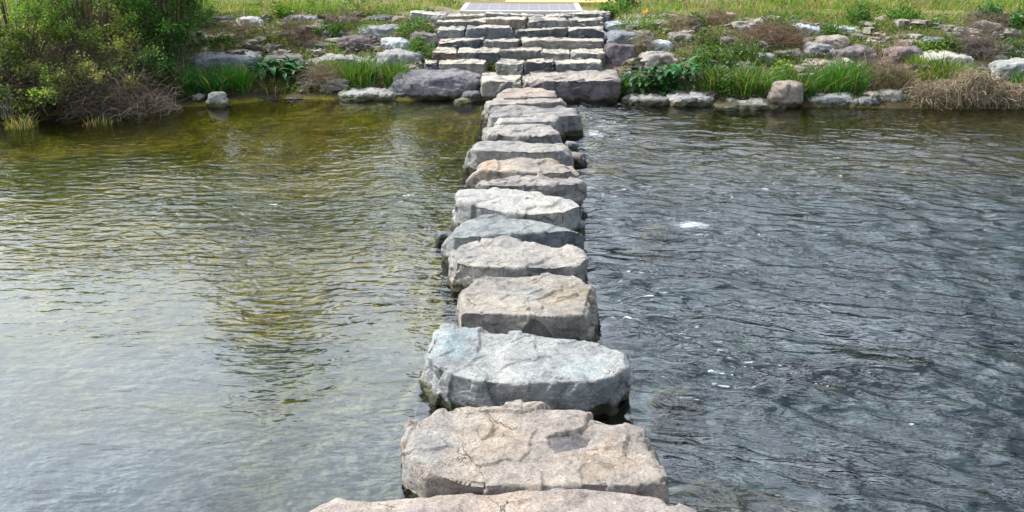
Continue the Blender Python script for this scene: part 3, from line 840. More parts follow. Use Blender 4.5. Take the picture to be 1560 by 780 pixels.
def blades(P, h, w, lean, az, col, curl=1.0):
    """grass blades: arrays of feet P, height h, width w, lean (fraction of h), azimuth az"""
    n = len(P)
    dx, dy = np.cos(az), np.sin(az)
    fa = rng.uniform(0, math.pi * 2, n); sx, sy = np.cos(fa), np.sin(fa)
    V = np.zeros((n, 4, 2, 3)); C = np.zeros((n, 4, 2, 3))
    for k, (t, ww) in enumerate(((0, .8), (.4, 1.0), (.75, .65), (1.0, .06))):
        off = lean * h * t ** (1 + curl)
        zz = h * t * (1 - .28 * lean * t)
        cx = P[:, 0] + dx * off; cy = P[:, 1] + dy * off
        for q, sgn in ((0, -1), (1, 1)):
            V[:, k, q, 0] = cx + sgn * sx * w * ww / 2
            V[:, k, q, 1] = cy + sgn * sy * w * ww / 2
            V[:, k, q, 2] = P[:, 2] + zz
            C[:, k, q] = col
    base = np.arange(n)[:, None] * 8
    Q = np.concatenate([base + np.array([2 * k, 2 * k + 1, 2 * k + 3, 2 * k + 2])[None] for k in range(3)], 0)
    return V.reshape(-1, 3), Q, C.reshape(-1, 3)


def leaves(P, size, col, up=.4, aspect=.45):
    n = len(P)
    d = rng.normal(size=(n, 3)); d[:, 2] = d[:, 2] * .6 + up; d /= np.linalg.norm(d, axis=1, keepdims=True)
    s = np.cross(d, rng.normal(size=(n, 3))); s /= np.linalg.norm(s, axis=1, keepdims=True)
    nn = np.cross(d, s)
    L_ = (size * rng.uniform(.6, 1.3, n))[:, None]
    V = np.stack([P, P + d * L_ * .5 + s * L_ * aspect + nn * L_ * .1, P + d * L_ - nn * L_ * .1, P + d * L_ * .5 - s * L_ * aspect + nn * L_ * .1], 1)
    Q = np.arange(n * 4).reshape(n, 4)
    return V.reshape(-1, 3), Q, np.repeat(col, 4, 0)


def tubes(L_, rad, col):
    """L_: (n, k, 3) polylines, rad: (n, k), col (n,3)"""
    n, k, _ = L_.shape
    d = L_[:, -1] - L_[:, 0]; d /= np.linalg.norm(d, axis=1, keepdims=True) + 1e-9
    u = np.cross(d, rng.normal(size=(n, 3))); u /= np.linalg.norm(u, axis=1, keepdims=True) + 1e-9
    v = np.cross(d, u)
    V = np.zeros((n, k, 3, 3))
    for q in range(3):
        a = q * 2 * math.pi / 3
        V[:, :, q] = L_ + (u * math.cos(a) + v * math.sin(a))[:, None, :] * rad[:, :, None]
    idx = (np.arange(n)[:, None, None] * k * 3 + np.arange(k - 1)[None, :, None] * 3)
    Q = []
    for q in range(3):
        a = idx + q; b_ = idx + (q + 1) % 3
        Q.append(np.stack([a, b_, b_ + 3, a + 3], -1).reshape(-1, 4))
    return V.reshape(-1, 3), np.concatenate(Q), np.repeat(col, k * 3, 0)


def join(*parts):
    V, Q, C, o = [], [], [], 0
    for a, b_, c in parts:
        V.append(a); Q.append(b_ + o); C.append(c); o += len(a)
    return np.concatenate(V), np.concatenate(Q), np.concatenate(C)


def build(name, data, mat, parent=None, loc=None):
    V, Q, C = data
    if loc is not None: V = V - np.asarray(loc)
    o = mesh_fast(name, V, Q, mat, {'col': C}, parent=parent)
    if loc is not None and parent is None: o.location = loc
    return o


GREEN = (.07, .23, .02); DEEP = (.03, .16, .02); LIME = (.14, .26, .03); STRAW = (.36, .28, .15); OLIVE = (.085, .11, .03); YELG = (.25, .39, .08); DRYB = (.22, .17, .105)


def grass_tuft(label, x0, x1, y0, y1, colr, n=420, dry=.12, lean=.75, wid=.012, group='grass tufts on the far bank', water=False):
    c = pt((x0 + x1) / 2, y1, .02) if water else hit((x0 + x1) / 2, y1)
    k = np.linalg.norm(c - np.array([0, 0, CAM_Z])) / FPX
    w = (x1 - x0) * k; h = (y1 - y0) * k * .92
    q = np.clip(rng.normal(size=(n, 2)), -1.5, 1.5) * .33
    P = np.zeros((n, 3)); P[:, 0] = c[0] + q[:, 0] * w * .72; P[:, 1] = c[1] + .08 + (q[:, 1] + .25) * min(w, .7) * .55
    P[:, 2] = np.maximum(terr(P[:, 0], P[:, 1]), -.02) - .01
    hh = h * rng.uniform(.3, 1.1, n) * (1 - .35 * np.abs(q[:, 0]))
    az = np.where(rng.random(n) < .6, np.arctan2(q[:, 1], q[:, 0]) + rng.normal(0, .6, n), rng.uniform(0, 6.28, n))
    col = vcol(colr, n, .35, .3)
    m = rng.random(n) < dry
    col[m] = vcol(STRAW, int(m.sum()), .3)
    o = build('grass_tuft', blades(P, hh, wid * rng.uniform(.6, 1.3, n), lean * rng.uniform(.2, 1.4, n), az, col), M_GRASS, loc=c)
    return tag(o, label, 'grass', group)


def herb(label, x0, x1, y0, y1, colr, n=900, size=.05, aspect=.38, up=.35, name='herb_plant', group='leafy herbs on the far bank', cat='plant'):
    c = hit((x0 + x1) / 2, y1)
    k = np.linalg.norm(c - np.array([0, 0, CAM_Z])) / FPX
    w = (x1 - x0) * k; h = (y1 - y0) * k
    m = max(8, n // 22)
    tip = np.zeros((m, 3)); u = rng.uniform(-1, 1, m); v = rng.uniform(-1, 1, m)
    tip[:, 0] = c[0] + u * w * .5; tip[:, 1] = c[1] + .05 + (v + .8) * min(w, .6) * .35
    g = terr(tip[:, 0], tip[:, 1])
    tip[:, 2] = g + h * rng.uniform(.35, 1.0, m) * np.sqrt(np.clip(1 - .8 * u * u, .1, 1)) * .9
    foot = tip.copy(); foot[:, 0] = c[0] + u * w * .3; foot[:, 2] = terr(foot[:, 0], foot[:, 1]) - .01
    sel = rng.integers(0, m, n); t = rng.uniform(.25, 1.0, n)[:, None]
    P = foot[sel] * (1 - t) + tip[sel] * t + rng.normal(0, .035 + size * .25, (n, 3))
    P[:, 2] = np.maximum(P[:, 2], terr(P[:, 0], P[:, 1]) + .005)
    root = empty(name, c)
    build('foliage', leaves(P, size, vcol(colr, n, .35, .3), up, aspect), M_LEAF, root, c)
    tt = np.linspace(0, 1, 4)[None, :, None]
    Ls = foot[:, None] * (1 - tt) + tip[:, None] * tt
    build('stems', tubes(Ls, np.full((m, 4), .004), vcol(OLIVE, m)), M_WOOD, root, c)
    return tag(root, label, cat, group)


def dock(label, x0, x1, y0, y1, colr, n=34):
    """broad leaved plant: long wide arching leaves out of one crown"""
    c = hit((x0 + x1) / 2, y1)
    k = np.linalg.norm(c - np.array([0, 0, CAM_Z])) / FPX
    w = (x1 - x0) * k; h = (y1 - y0) * k
    V, Q, C = [], [], []
    for i in range(n):
        az = rng.uniform(0, 6.28); ln = rng.uniform(.17, .30); el = rng.uniform(.3, 1.25); wd = ln * rng.uniform(.13, .2)
        col = vcol(colr, 1, .4, .3)[0]
        x0 = c[0] + rng.uniform(-.45, .45) * w; y0 = c[1] + rng.uniform(0, .3)
        p0 = np.array([x0, y0, terr(x0, y0) + rng.uniform(0, .55) ** 1.2 * h])
        dr = np.array([math.cos(az), math.sin(az), 0]); sd = np.array([-math.sin(az), math.cos(az), 0])
        o = len(V); S = 7; cen = p0.copy(); e = el
        for q_ in range(S):
            t = q_ / (S - 1)
            ww = wd * (.12 if q_ == 0 else math.sin(math.pi * min(.97, .12 + t * .85)) ** .8)
            nrm = np.array([-dr[0] * math.sin(e), -dr[1] * math.sin(e), math.cos(e)])
            for q in (-1, 0, 1):
                V.append(cen + sd * q * ww + nrm * (abs(q) * ww * .35 + rng.normal(0, .003))); C.append(col * (1.2 if q == 0 else 1))
            cen = cen + (dr * math.cos(e) + np.array([0, 0, math.sin(e)])) * ln / (S - 1)
            e -= rng.uniform(.15, .4)
        for s_i in range(S - 1):
            for q in (0, 1):
                a = o + s_i * 3 + q
                Q.append((a, a + 1, a + 4, a + 3))
    o = build('dock_plant', (np.array(V), np.array(Q), np.array(C)), M_LEAF, loc=c)
    return tag(o, label, 'plant', 'broad-leaved plants on the far bank')


def brush(label, x0, x1, y0, y1, colr, n=320, rad=.0035, length=.55, droop=.5, name='dry_brush', group='dry brush on the far bank', base=None, thick=None, cat='dry brush', hump=True):
    c = hit((x0 + x1) / 2, y1) if base is None else base
    k = np.linalg.norm(c - np.array([0, 0, CAM_Z])) / FPX
    w = (x1 - x0) * k; h = (y1 - y0) * k
    dp = min(w * .5, .5) if thick is None else thick
    K = 7
    u = rng.uniform(-1, 1, n)
    P0 = np.zeros((n, 3)); P0[:, 0] = c[0] + u * w * .42; P0[:, 1] = c[1] + .05 + rng.uniform(0, 1, n) * dp
    gz_ = np.maximum(terr(P0[:, 0], P0[:, 1]), 0)
    P0[:, 2] = gz_ + rng.uniform(-.02, .75, n) * h * (1 - .6 * u * u)
    az = rng.uniform(0, 6.28, n); el = rng.uniform(-.2, 1.1, n)
    d = np.stack([np.cos(az) * np.cos(el), np.sin(az) * np.cos(el) * .7, np.sin(el)], 1)
    ln = length * rng.uniform(.4, 1.2, n)
    L_ = np.zeros((n, K, 3)); p = P0.copy()
    for s in range(K):
        L_[:, s] = p
        p = p + d * (ln / (K - 1))[:, None]
        d = d + rng.normal(0, .22, (n, 3)); d[:, 2] -= droop * .25
        d /= np.linalg.norm(d, axis=1, keepdims=True)
    ceil_ = c[2] + h * 1.08 + .15 * (L_[..., 1] - c[1])
    L_[..., 2] = np.minimum(L_[..., 2], ceil_)
    L_[..., 2] = np.maximum(L_[..., 2], np.maximum(terr(L_[..., 0], L_[..., 1]), 0.0) + .004)
    rr = np.linspace(1, .35, K)[None] * rad * rng.uniform(.6, 1.5, (n, 1))
    o = build(name, tubes(L_, rr, vcol(colr, n, .45, .15)), M_DRY, loc=c)
    return tag(o, label, cat, group)


def shrub(label, cx, base_y, wpx, hpx, colr, n_tip=90, leaves_per=70, size=.05, seed=1, lit=None, dy=.0, depth=.9, name='shrub', group='shrubs on the left bank'):
    leaves_per = int(leaves_per * 1.9)
    r = np.random.default_rng(seed)
    c = hit(cx, base_y); c[1] += dy; c[2] = terr(c[0], c[1])
    k = np.linalg.norm(c - np.array([0, 0, CAM_Z])) / FPX
    w, h = wpx * k, hpx * k
    u = r.normal(size=(n_tip, 3)); u /= np.linalg.norm(u, axis=1, keepdims=True)
    rad = r.uniform(.45, 1.0, n_tip) ** .6
    lump = 1 + .28 * perlin(u[:, 0] * 2 + seed, u[:, 1] * 2, u[:, 2] * 2)
    tip = np.stack([c[0] + u[:, 0] * rad * lump * w / 2, c[1] + u[:, 1] * rad * lump * w * depth / 2, c[2] + h * .52 + u[:, 2] * rad * lump * h * .5], 1)
    tip[:, 2] = np.maximum(tip[:, 2], np.maximum(terr(tip[:, 0], tip[:, 1]), 0) + .06)
    foot = np.stack([c[0] + u[:, 0] * w * .1, c[1] + u[:, 1] * w * .08, np.full(n_tip, c[2] - .03)], 1)
    K = 6; tt = np.linspace(0, 1, K)
    mid = (foot + tip) / 2 + r.normal(0, .06, (n_tip, 3)); mid[:, 2] += h * .08
    Ls = np.stack([foot * (1 - t) ** 2 + mid * 2 * t * (1 - t) + tip * t * t for t in tt], 1)
    root = empty(name, c)
    rr = np.linspace(.012, .003, K)[None] * r.uniform(.7, 1.4, (n_tip, 1))
    build('stems', tubes(Ls, rr, vcol((.16, .13, .10), n_tip)), M_WOOD, root, c)
    n = n_tip * leaves_per
    sel = np.repeat(np.arange(n_tip), leaves_per)
    t = 1 - np.abs(r.normal(0, .16, n)); ti = t[:, None]
    P = foot[sel] * (1 - ti) ** 2 + mid[sel] * 2 * ti * (1 - ti) + tip[sel] * ti * ti
    P += r.normal(0, 1, (n, 3)) * np.array([.066, .066, .05]) * r.uniform(.5, 1.3, n_tip)[sel][:, None]
    cols = vcol(colr, n_tip, .35, .12, r)[sel] * r.uniform(.7, 1.2, (n, 1)) * np.where(r.random((n, 1)) < .22, 1.6, 1.0)
    build('foliage', leaves(P, size, cols, .35, .34), M_LEAF, root, c)
    return tag(root, label, 'shrub', group)


# shrubs of the left corner
shrub('tall yellow-green leafy shrub in the upper left corner of the photo', 15, 130, 170, 190, YELG, 110, 70, .045, 1, dy=.3)
shrub('olive shrub with thin leafy sprays left of the dark green shrub', 130, 120, 170, 165, (.18, .26, .06), 80, 55, .045, 2, dy=.4)
shrub('dark green dense shrub at the right end of the bushes', 252, 105, 130, 175, (.09, .20, .04), 150, 90, .042, 3, dy=.25)
shrub('low yellow-green shrub with pale leaf tips hanging over the water, lower left', 62, 168, 105, 62, YELG, 46, 60, .042, 4, dy=.0)
shrub('yellow-green leafy spray sticking out over the brown tangle', 205, 128, 90, 66, (.28, .34, .08), 40, 60, .042, 5, dy=.0)
shrub('dark green low shrub between the brown tangle and the big grey boulder', 240, 140, 60, 60, (.05, .15, .03), 40, 70, .04, 6, dy=.0)
shrub('grey-green shrub growing up behind the olive one, at the upper photo edge', 90, 80, 170, 140, (.16, .20, .06), 90, 60, .045, 7, dy=1.0)
shrub('deep green shrub top behind the dark dense one', 200, 60, 150, 110, (.08, .16, .035), 90, 70, .045, 8, dy=1.2)
brush('large brown tangle of dry stems under the left shrubs', 95, 228, 106, 172, (.165, .135, .10), 1500, .003, .6, .55, thick=1.3, base=pt(170, 177, 0.02) + np.array([0, -.1, 0]))
brush('dark dry stems behind the low yellow-green shrub at the left photo edge', -40, 120, 80, 165, (.12, .09, .065), 1100, .004, .7, .3, thick=1.0, base=pt(50, 181, .02))
brush('pale grey bare twigs sticking out over the water below the brown tangle', 180, 265, 146, 170, (.36, .33, .29), 150, .0035, .4, .5, base=pt(222, 172, .02))
brush('grey bare twigs trailing in the water beside the low yellow-green shrub', 95, 190, 150, 176, (.24, .215, .19), 170, .0035, .45, .6, base=pt(140, 179, .02))
brush('upright dry brown stems at the upper edge among the left shrubs', 40, 110, 0, 50, (.26, .19, .13), 330, .003, .5, .2, base=hit(75, 60))
brush('reddish dry stems above the olive shrub', 125, 205, 5, 80, (.21, .14, .10), 380, .003, .5, .4, base=hit(165, 85))
shrub('straggly olive bush filling the foot of the left shrubs at the water', 150, 165, 130, 70, (.18, .20, .06), 40, 60, .042, 9)
shrub('dark leafy bush under the tall yellow-green shrub, left photo edge', 0, 165, 130, 110, (.12, .17, .04), 60, 60, .042, 10)
brush('grey-tan mat of dead twigs hanging in the middle of the olive shrub', 92, 190, 58, 112, (.23, .18, .13), 620, .003, .5, .5, base=hit(140, 150) + np.array([0, .1, .35]))
brush('pale dead twigs draped over the top of the olive shrub', 44, 112, 0, 44, (.29, .23, .16), 420, .003, .45, .5, base=hit(78, 110) + np.array([0, 0, .75]))
# arching bare twigs, far left
c = pt(5, 188, 0)
n = 16; K = 10
tt = np.linspace(0, 1, K)
Ls = np.zeros((n, K, 3))
for i in range(n):
    a = rng.uniform(-.5, 1.0); hgt = rng.uniform(.2, .65); rc = rng.uniform(.1, .5)
    Ls[i, :, 0] = c[0] - .15 + rng.normal(0, .12) + np.cos(a) * rc * tt + .02 * np.sin(tt * 7 + i)
    Ls[i, :, 1] = c[1] + .15 + rng.normal(0, .08) - .15 * tt
    Ls[i, :, 2] = .02 + hgt * np.sin(tt * rng.uniform(1.6, 3.0))
Ls[..., 2] = np.maximum(Ls[..., 2], .005)
tag(build('bare_twigs', tubes(Ls, np.linspace(.008, .003, K)[None] * np.ones((n, 1)), vcol((.30, .27, .23), n)), M_WOOD, loc=c), 'arching bare grey twigs at the left edge of the photo by the water', 'twigs')
grass_tuft('thin grass blades standing in the shallow water under the left shrubs', 120, 170, 172, 190, OLIVE, 70, .3, .4, .008, water=True)
grass_tuft('small olive grass patch at the water line, left photo edge', 0, 45, 168, 196, (.13, .15, .04), 160, .3, .6, .010, water=True)

# grass tufts, herbs, docks and dry brush of the bank
GT = [
    ('deep green grass tuft at the water left of the small pale rock', 256, 300, 98, 150, DEEP, 520),
    ('deep green grass tuft in front of the big grey boulder', 295, 345, 100, 150, (.022, .12, .02), 520),
    ('lighter green grass tuft above the long dark flat rock at the water', 335, 384, 100, 140, GREEN, 420),
    ('low olive grass tuft above the brown ledge at the water', 380, 440, 122, 146, OLIVE, 240),
    ('short bright grass under the long pale topped slab', 476, 520, 96, 116, LIME, 260),
    ('tall bright grass tuft above the pale pointed slab in the water', 515, 578, 86, 132, (.06, .18, .02), 620),
    ('tall grass tuft in front of the smooth rounded grey boulder', 580, 624, 88, 134, (.07, .17, .02), 420),
    ('small yellow-green grass tuft growing on the huge blotchy boulder', 690, 706, 135, 151, YELG, 90),
    ('bright green grass hanging beside the huge dark fronted block', 932, 956, 108, 157, (.045, .17, .015), 380),
    ('green grass tuft right of the broad dock leaves', 1066, 1112, 100, 148, (.07, .15, .025), 420),
    ('tall bright grass tuft with upright blades above the longest low slab', 1112, 1180, 96, 148, (.06, .17, .02), 700),
    ('green grass tuft left of the tall pinkish brown boulder', 1160, 1186, 108, 150, GREEN, 240),
    ('bright grass between the upright boulder and the squared kerb-like slab', 1206, 1246, 104, 152, (.06, .15, .025), 380),
    ('tallest bright green grass clump above the squared kerb-like slab', 1240, 1326, 92, 142, (.05, .19, .018), 900),
    ('mixed dry and green grass right of the tallest bright clump', 1326, 1396, 98, 136, OLIVE, 420),
    ('light green leaning grass below the large pale grey slab', 1400, 1492, 94, 128, (.13, .22, .035), 620),
    ('light green grass under the purple-brown squared rock', 1384, 1420, 84, 102, LIME, 220),
    ('green grass tuft at the right photo edge beside the pale boulder', 1546, 1575, 112, 142, DEEP, 260),
    ('green grass on the front of the brownish rock of the right bank', 1178, 1216, 76, 94, (.06, .13, .025), 220),
    ('grass sprouting between blocks of the lowest step', 738, 757, 92, 112, (.07, .14, .02), 110),
]
for i, (lab, x0, x1, y0, y1, colr, n) in enumerate(GT):
    grass_tuft(lab, x0, x1, y0, y1, colr, n, .3 if 'dry' in lab else .12)
HB = [
    ('yellow-green low herb at the top of the left bank, by the meadow edge', 416, 444, 8, 30, LIME, 420, .05),
    ('moss green cushion left of the stair, below the orange-tan stone', 604, 668, 34, 58, (.10, .21, .03), 1100, .035),
    ('green herb hanging over the left ends of the stair blocks', 622, 666, 62, 94, (.09, .20, .03), 900, .04),
    ('dark green herb growing in the joint of the second stair row', 732, 766, 80, 93, (.03, .10, .02), 380, .03),
    ('green herb patch under the dark grey flat rock', 476, 520, 48, 64, (.06, .15, .025), 520, .045),
    ('olive moss cushion between the two brown flat rocks', 378, 432, 48, 68, (.13, .17, .04), 620, .03),
    ('yellow-green moss above the dark fronted flat rock', 400, 448, 66, 84, (.14, .17, .05), 620, .03),
    ('deep green carpet right of the dark dense shrub', 292, 374, 60, 80, (.05, .12, .025), 900, .035),
    ('green leafy herb standing at the corner of the paved path', 918, 958, 4, 26, (.08, .20, .03), 700, .06),
    ('dark green leafy bush beyond the leafy herb by the path', 938, 970, -10, 14, (.035, .12, .02), 600, .06),
    ('bright moss strip on the pale bluish slab right of the stair', 936, 1000, 32, 48, (.11, .22, .025), 1000, .03),
    ('small dark green herb at the meadow edge above the brown rock', 1050, 1076, 26, 42, (.04, .13, .03), 320, .045),
    ('green weeds under the brown rock with the dark blotch', 1062, 1096, 48, 78, (.10, .16, .04), 520, .04),
    ('green mound of herb left of the white-blue block', 1164, 1222, 34, 56, (.07, .15, .03), 900, .04),
    ('green herb between the white-blue and the white flat block', 1250, 1290, 36, 56, (.08, .17, .03), 600, .04),
    ('green leafy herbs right of the rounded grey-tan boulder', 1060, 1118, 74, 108, (.08, .17, .03), 900, .05),
    ('tall leafy weed above the tall upright grass', 1112, 1166, 70, 104, (.07, .15, .03), 900, .045),
    ('yellow-green herb patch left of the dark bluish rock', 1400, 1436, 68, 88, LIME, 500, .045),
    ('bright herb below the dark bluish rock, right side', 1438, 1470, 58, 82, (.10, .18, .03), 420, .045),
    ('dark green weed in the far right meadow', 1498, 1532, 12, 42, (.04, .14, .04), 600, .055),
    ('dark green weed at the right edge of the meadow', 1546, 1580, 26, 60, (.05, .15, .03), 600, .055),
    ('green weed with pale stems in the right meadow', 1296, 1330, 8, 40, (.07, .16, .03), 500, .05),
    ('bright green weed in the middle of the right meadow', 1360, 1410, 8, 34, (.09, .21, .03), 700, .05),
    ('dark green trailing herb below the small pale stone, far right', 1512, 1565, 80, 98, (.045, .11, .025), 600, .04),
    ('green waterside herb at the front of the dock leaves', 1078, 1112, 118, 150, (.07, .16, .025), 620, .05),
    ('yellow-green herbs right of the upright boulder, above the water', 1180, 1210, 96, 124, LIME, 500, .045),
]
for lab, x0, x1, y0, y1, colr, n, sz in HB: herb(lab, x0, x1, y0, y1, colr, n, sz)
DK = [
    ('dark broad-leaved plant right of the huge dark fronted block', 952, 1014, 92, 146, (.03, .10, .03), 90),
    ('large glossy dock with broad blue-green leaves', 1008, 1068, 88, 142, (.035, .135, .045), 90),
    ('broad-leaved plant under the dark fronted flat rock, left bank', 384, 424, 88, 124, (.035, .13, .03), 50),
    ('broad-leaved dark plant left of the long pale topped slab', 424, 460, 88, 126, (.03, .11, .03), 50),
]
for a in DK: dock(*a)
DB = [
    ('dry brown twigs behind the white rounded boulder', 335, 386, 40, 64, DRYB, 260),
    ('dry twiggy heap in the middle of the left bank', 418, 480, 36, 78, (.18, .135, .10), 420),
    ('dry grey twigs below the brown slab at the left meadow', 484, 548, 22, 46, (.22, .17, .125), 280),
    ('dry straw heap at the water above the low brown ledge', 456, 520, 106, 146, (.24, .19, .13), 520),
    ('reddish dry twigs on the middle of the right bank', 1126, 1232, 46, 82, (.24, .165, .11), 700),
    ('dry grass heap above the brown rock with the dark blotch', 1018, 1066, 34, 50, (.27, .205, .14), 260),
    ('dry tuft at the foot of the right meadow, above the pale grey rock', 1076, 1120, 20, 42, (.27, .19, .13), 260),
    ('grey-brown dry bush at the far right of the bank', 1462, 1526, 54, 98, (.20, .165, .14), 620),
    ('dry stems left of the tan brown slanting rock', 1150, 1236, 52, 78, (.19, .14, .10), 420),
    ('tangle of dry stalks behind the lumpy grey-brown rock at the water', 1310, 1396, 108, 146, (.22, .17, .125), 520),
    ('dry red-brown tuft at the upper right meadow edge', 1480, 1560, 34, 58, (.23, .17, .125), 420),
    ('pale dry weeds left of the rounded grey-tan boulder', 962, 1000, 58, 86, (.28, .24, .14), 200),
]
for lab, x0, x1, y0, y1, colr, n in DB: brush(lab, x0, x1, y0, y1, colr, n, .0028, .34, .4)
# the heap of drooping dead reeds, lower right
c = pt(1475, 166, 0)
n = 1500; K = 8
k = np.linalg.norm(c - np.array([0, 0, CAM_Z])) / FPX
u = rng.uniform(-1, 1, n)
crest = .30 + .19 * np.exp(-((u - .05) / .28) ** 2) + .05 * perlin(u * 4, 0, 0)
P0 = np.stack([c[0] + .1 + u * 78 * k, c[1] + .22 + rng.uniform(0, .35, n), crest * (.35 + .7 * rng.uniform(0, 1, n) ** .6)], 1)
az = rng.normal(-1.57, 1.15, n)
rc = rng.uniform(.12, .34, n); tt = np.linspace(0, 1, K)
Ls = np.zeros((n, K, 3))
fz = rng.uniform(0.0, .8, n)
for s, t in enumerate(tt):
    Ls[:, s, 0] = P0[:, 0] + np.cos(az) * rc * t + rng.normal(0, .012, n)
    Ls[:, s, 1] = P0[:, 1] + np.sin(az) * rc * t
    Ls[:, s, 2] = P0[:, 2] * (1 - t ** 2 * (1 - fz * .4)) + .10 * np.sin(t * math.pi) * rng.uniform(.3, 1)
Ls[..., 2] = np.maximum(Ls[..., 2], .006)
m2 = 1900
u2 = rng.uniform(-1, 1, m2); cr2 = (.34 + .22 * np.exp(-((u2 - .05) / .28) ** 2)) * rng.uniform(.1, 1.0, m2)
p_ = np.stack([c[0] + .1 + u2 * 78 * k, c[1] + .02 + rng.uniform(0, .4, m2), cr2], 1)
a2 = rng.uniform(0, 6.28, m2); e2 = rng.normal(.1, .6, m2)
d_ = np.stack([np.cos(a2) * np.cos(e2), np.sin(a2) * np.cos(e2) * .6, np.sin(e2)], 1)
L2 = np.zeros((m2, K, 3)); l2 = rng.uniform(.1, .34, m2)
for s_i in range(K):
    L2[:, s_i] = p_; p_ = p_ + d_ * (l2 / (K - 1))[:, None]; d_ = d_ + rng.normal(0, .3, (m2, 3)); d_[:, 2] -= .13; d_ /= np.linalg.norm(d_, axis=1, keepdims=True)
L2[..., 2] = np.maximum(L2[..., 2], .006)
tag(build('reed_heap', join(tubes(Ls, np.linspace(.0045, .002, K)[None] * rng.uniform(.6, 1.5, (n, 1)), vcol((.28, .235, .155), n, .6)), tubes(L2, np.linspace(.004, .002, K)[None] * rng.uniform(.6, 1.5, (m2, 1)), vcol((.31, .26, .175), m2, .6))), M_DRY, loc=c), 'heap of drooping dead grey-brown reeds overhanging the water at the right', 'reed heap')
# long dry stalks
c = hit(1345, 105); n = 26
Ls = np.zeros((n, 6, 3)); tt = np.linspace(0, 1, 6)
for i in range(n):
    x = c[0] + rng.normal(0, .18); y = c[1] + rng.uniform(0, .3); h = rng.uniform(.35, .75); a = rng.normal(0, .3)
    Ls[i] = np.stack([x + a * tt * h, y + 0 * tt, terr(x, y) + h * tt - .06 * tt ** 2], 1)
tag(build('dry_stalks', tubes(Ls, np.linspace(.005, .002, 6)[None] * np.ones((n, 1)), vcol(STRAW, n)), M_DRY, loc=c), 'tall thin dry stalks standing above the tallest bright grass', 'dry stalks')
# little yellow flower
c = hit(982, 26)
P = np.repeat(c[None], 14, 0) + np.array([0, 0, .09]) + rng.normal(0, .018, (14, 3))
root = empty('flower', c)
build('petals', leaves(P, .045, vcol((.75, .50, .02), 14, .1), .5, .5), M_LEAF, root, c)
build('stem', tubes(np.stack([c + np.array([0, 0, q]) for q in (0, .05, .1)])[None], np.full((1, 3), .004), vcol(GREEN, 1)), M_WOOD, root, c)
tag(root, 'small yellow flower on the worn ground right of the path', 'flower')

# ------------------------------------------------------------------ meadow and ground cover (uncountable)
def scatter(n, x0, x1, s0, s1):
    x = rng.uniform(x0, x1, n); s = rng.uniform(s0, s1, n)
    return x, edge(x) + s, s
n = 90000
x, y, s = scatter(n, -11, 12, 2.1, 9.5)
nz = fbm(x * .9, y * .9, 3, 4)
keep = (s > 2.75 + .45 * fbm(x * 1.3, 0, 1, 3) - .35 * sstep(3, 6, x)) & (rng.random(n) < .45 + .6 * sstep(-.3, .3, nz))
wornp = sstep(1.25, .6, np.hypot((x + .1) / 2.7, (y - 17.0) / 1.0) + .25 * fbm(x * 2, y * 2, 1, 3))
keep &= rng.random(n) > wornp * .97
keep &= ~((x > PX0 - .16) & (x < PX1 + .16) & (y > 16.3) & (y < PY1 + .1))
keep &= ~((y > PY1 - .02) & (y < PY1 + 2.25))
x, y, s, nz = x[keep], y[keep], s[keep], nz[keep]
n = len(x)
dryf = sstep(-.15, .35, fbm(x * .7, y * 1.1, 12, 4) + .25 * sstep(4, 9, x) * sstep(4.5, 6, s))
col = vcol((.14, .28, .025), n, .35, .3)
m = rng.random(n) < .12 + .5 * dryf
col[m] = vcol((.40, .31, .16), int(m.sum()), .35, .15)
P = np.stack([x, y, terr(x, y) - .01], 1)
hh = rng.uniform(.07, .20, n) * (1 + .9 * sstep(2.5, 6, x) * sstep(3.4, 5, s)) * (.65 + .35 * sstep(2.6, 3.6, s))
tag(build('meadow_grass', blades(P, hh, rng.uniform(.006, .013, n), rng.uniform(.1, .9, n), rng.uniform(0, 6.28, n), col), M_GRASS), kind='stuff')
# weeds and dead stalks of the meadow
n = 150
x, y, s = scatter(n, -10, 12, 2.9, 6.2)
k_ = ~((x > PX0 - .3) & (x < PX1 + .3)) & (np.hypot((x + .1) / 2.7, (y - 17) / 1.0) > 1.1); x, y = x[k_], y[k_]
sel = np.repeat(np.arange(len(x)), 55)
sz = rng.uniform(.5, 1.4, len(x))[sel]
P = np.stack([x[sel] + rng.normal(0, .09, len(sel)) * sz, y[sel] + rng.normal(0, .09, len(sel)) * sz, np.zeros(len(sel))], 1)
P[:, 2] = terr(P[:, 0], P[:, 1]) + np.abs(rng.normal(0, .09, len(sel))) * sz
wd_ = leaves(P, .055, vcol((.085, .17, .03), len(x), .45, .5)[sel] * rng.uniform(.7, 1.4, (len(sel), 1)), .4, .3)
m = 420
x, y, s = scatter(m, 1.5, 12, 3.0, 6.5); x2, y2, s2 = scatter(160, -10, -2.6, 3.0, 6.0)
x = np.concatenate([x, x2]); y = np.concatenate([y, y2]); m = len(x)
tt = np.linspace(0, 1, 5)[None]; hh = rng.uniform(.15, .5, m)[:, None]; ax = rng.normal(0, .28, (m, 1)); ay = rng.normal(0, .28, (m, 1))
Ls = np.stack([x[:, None] + ax * hh * tt ** 1.5, y[:, None] + ay * hh * tt ** 1.5, terr(x, y)[:, None] + hh * tt * (1 - .15 * tt)], -1)
ds_ = tubes(Ls, np.linspace(.006, .0035, 5)[None] * np.ones((m, 1)), vcol((.42, .31, .19), m, .35))
tag(build('meadow_weeds', join(wd_, ds_), M_GRASS), kind='stuff')
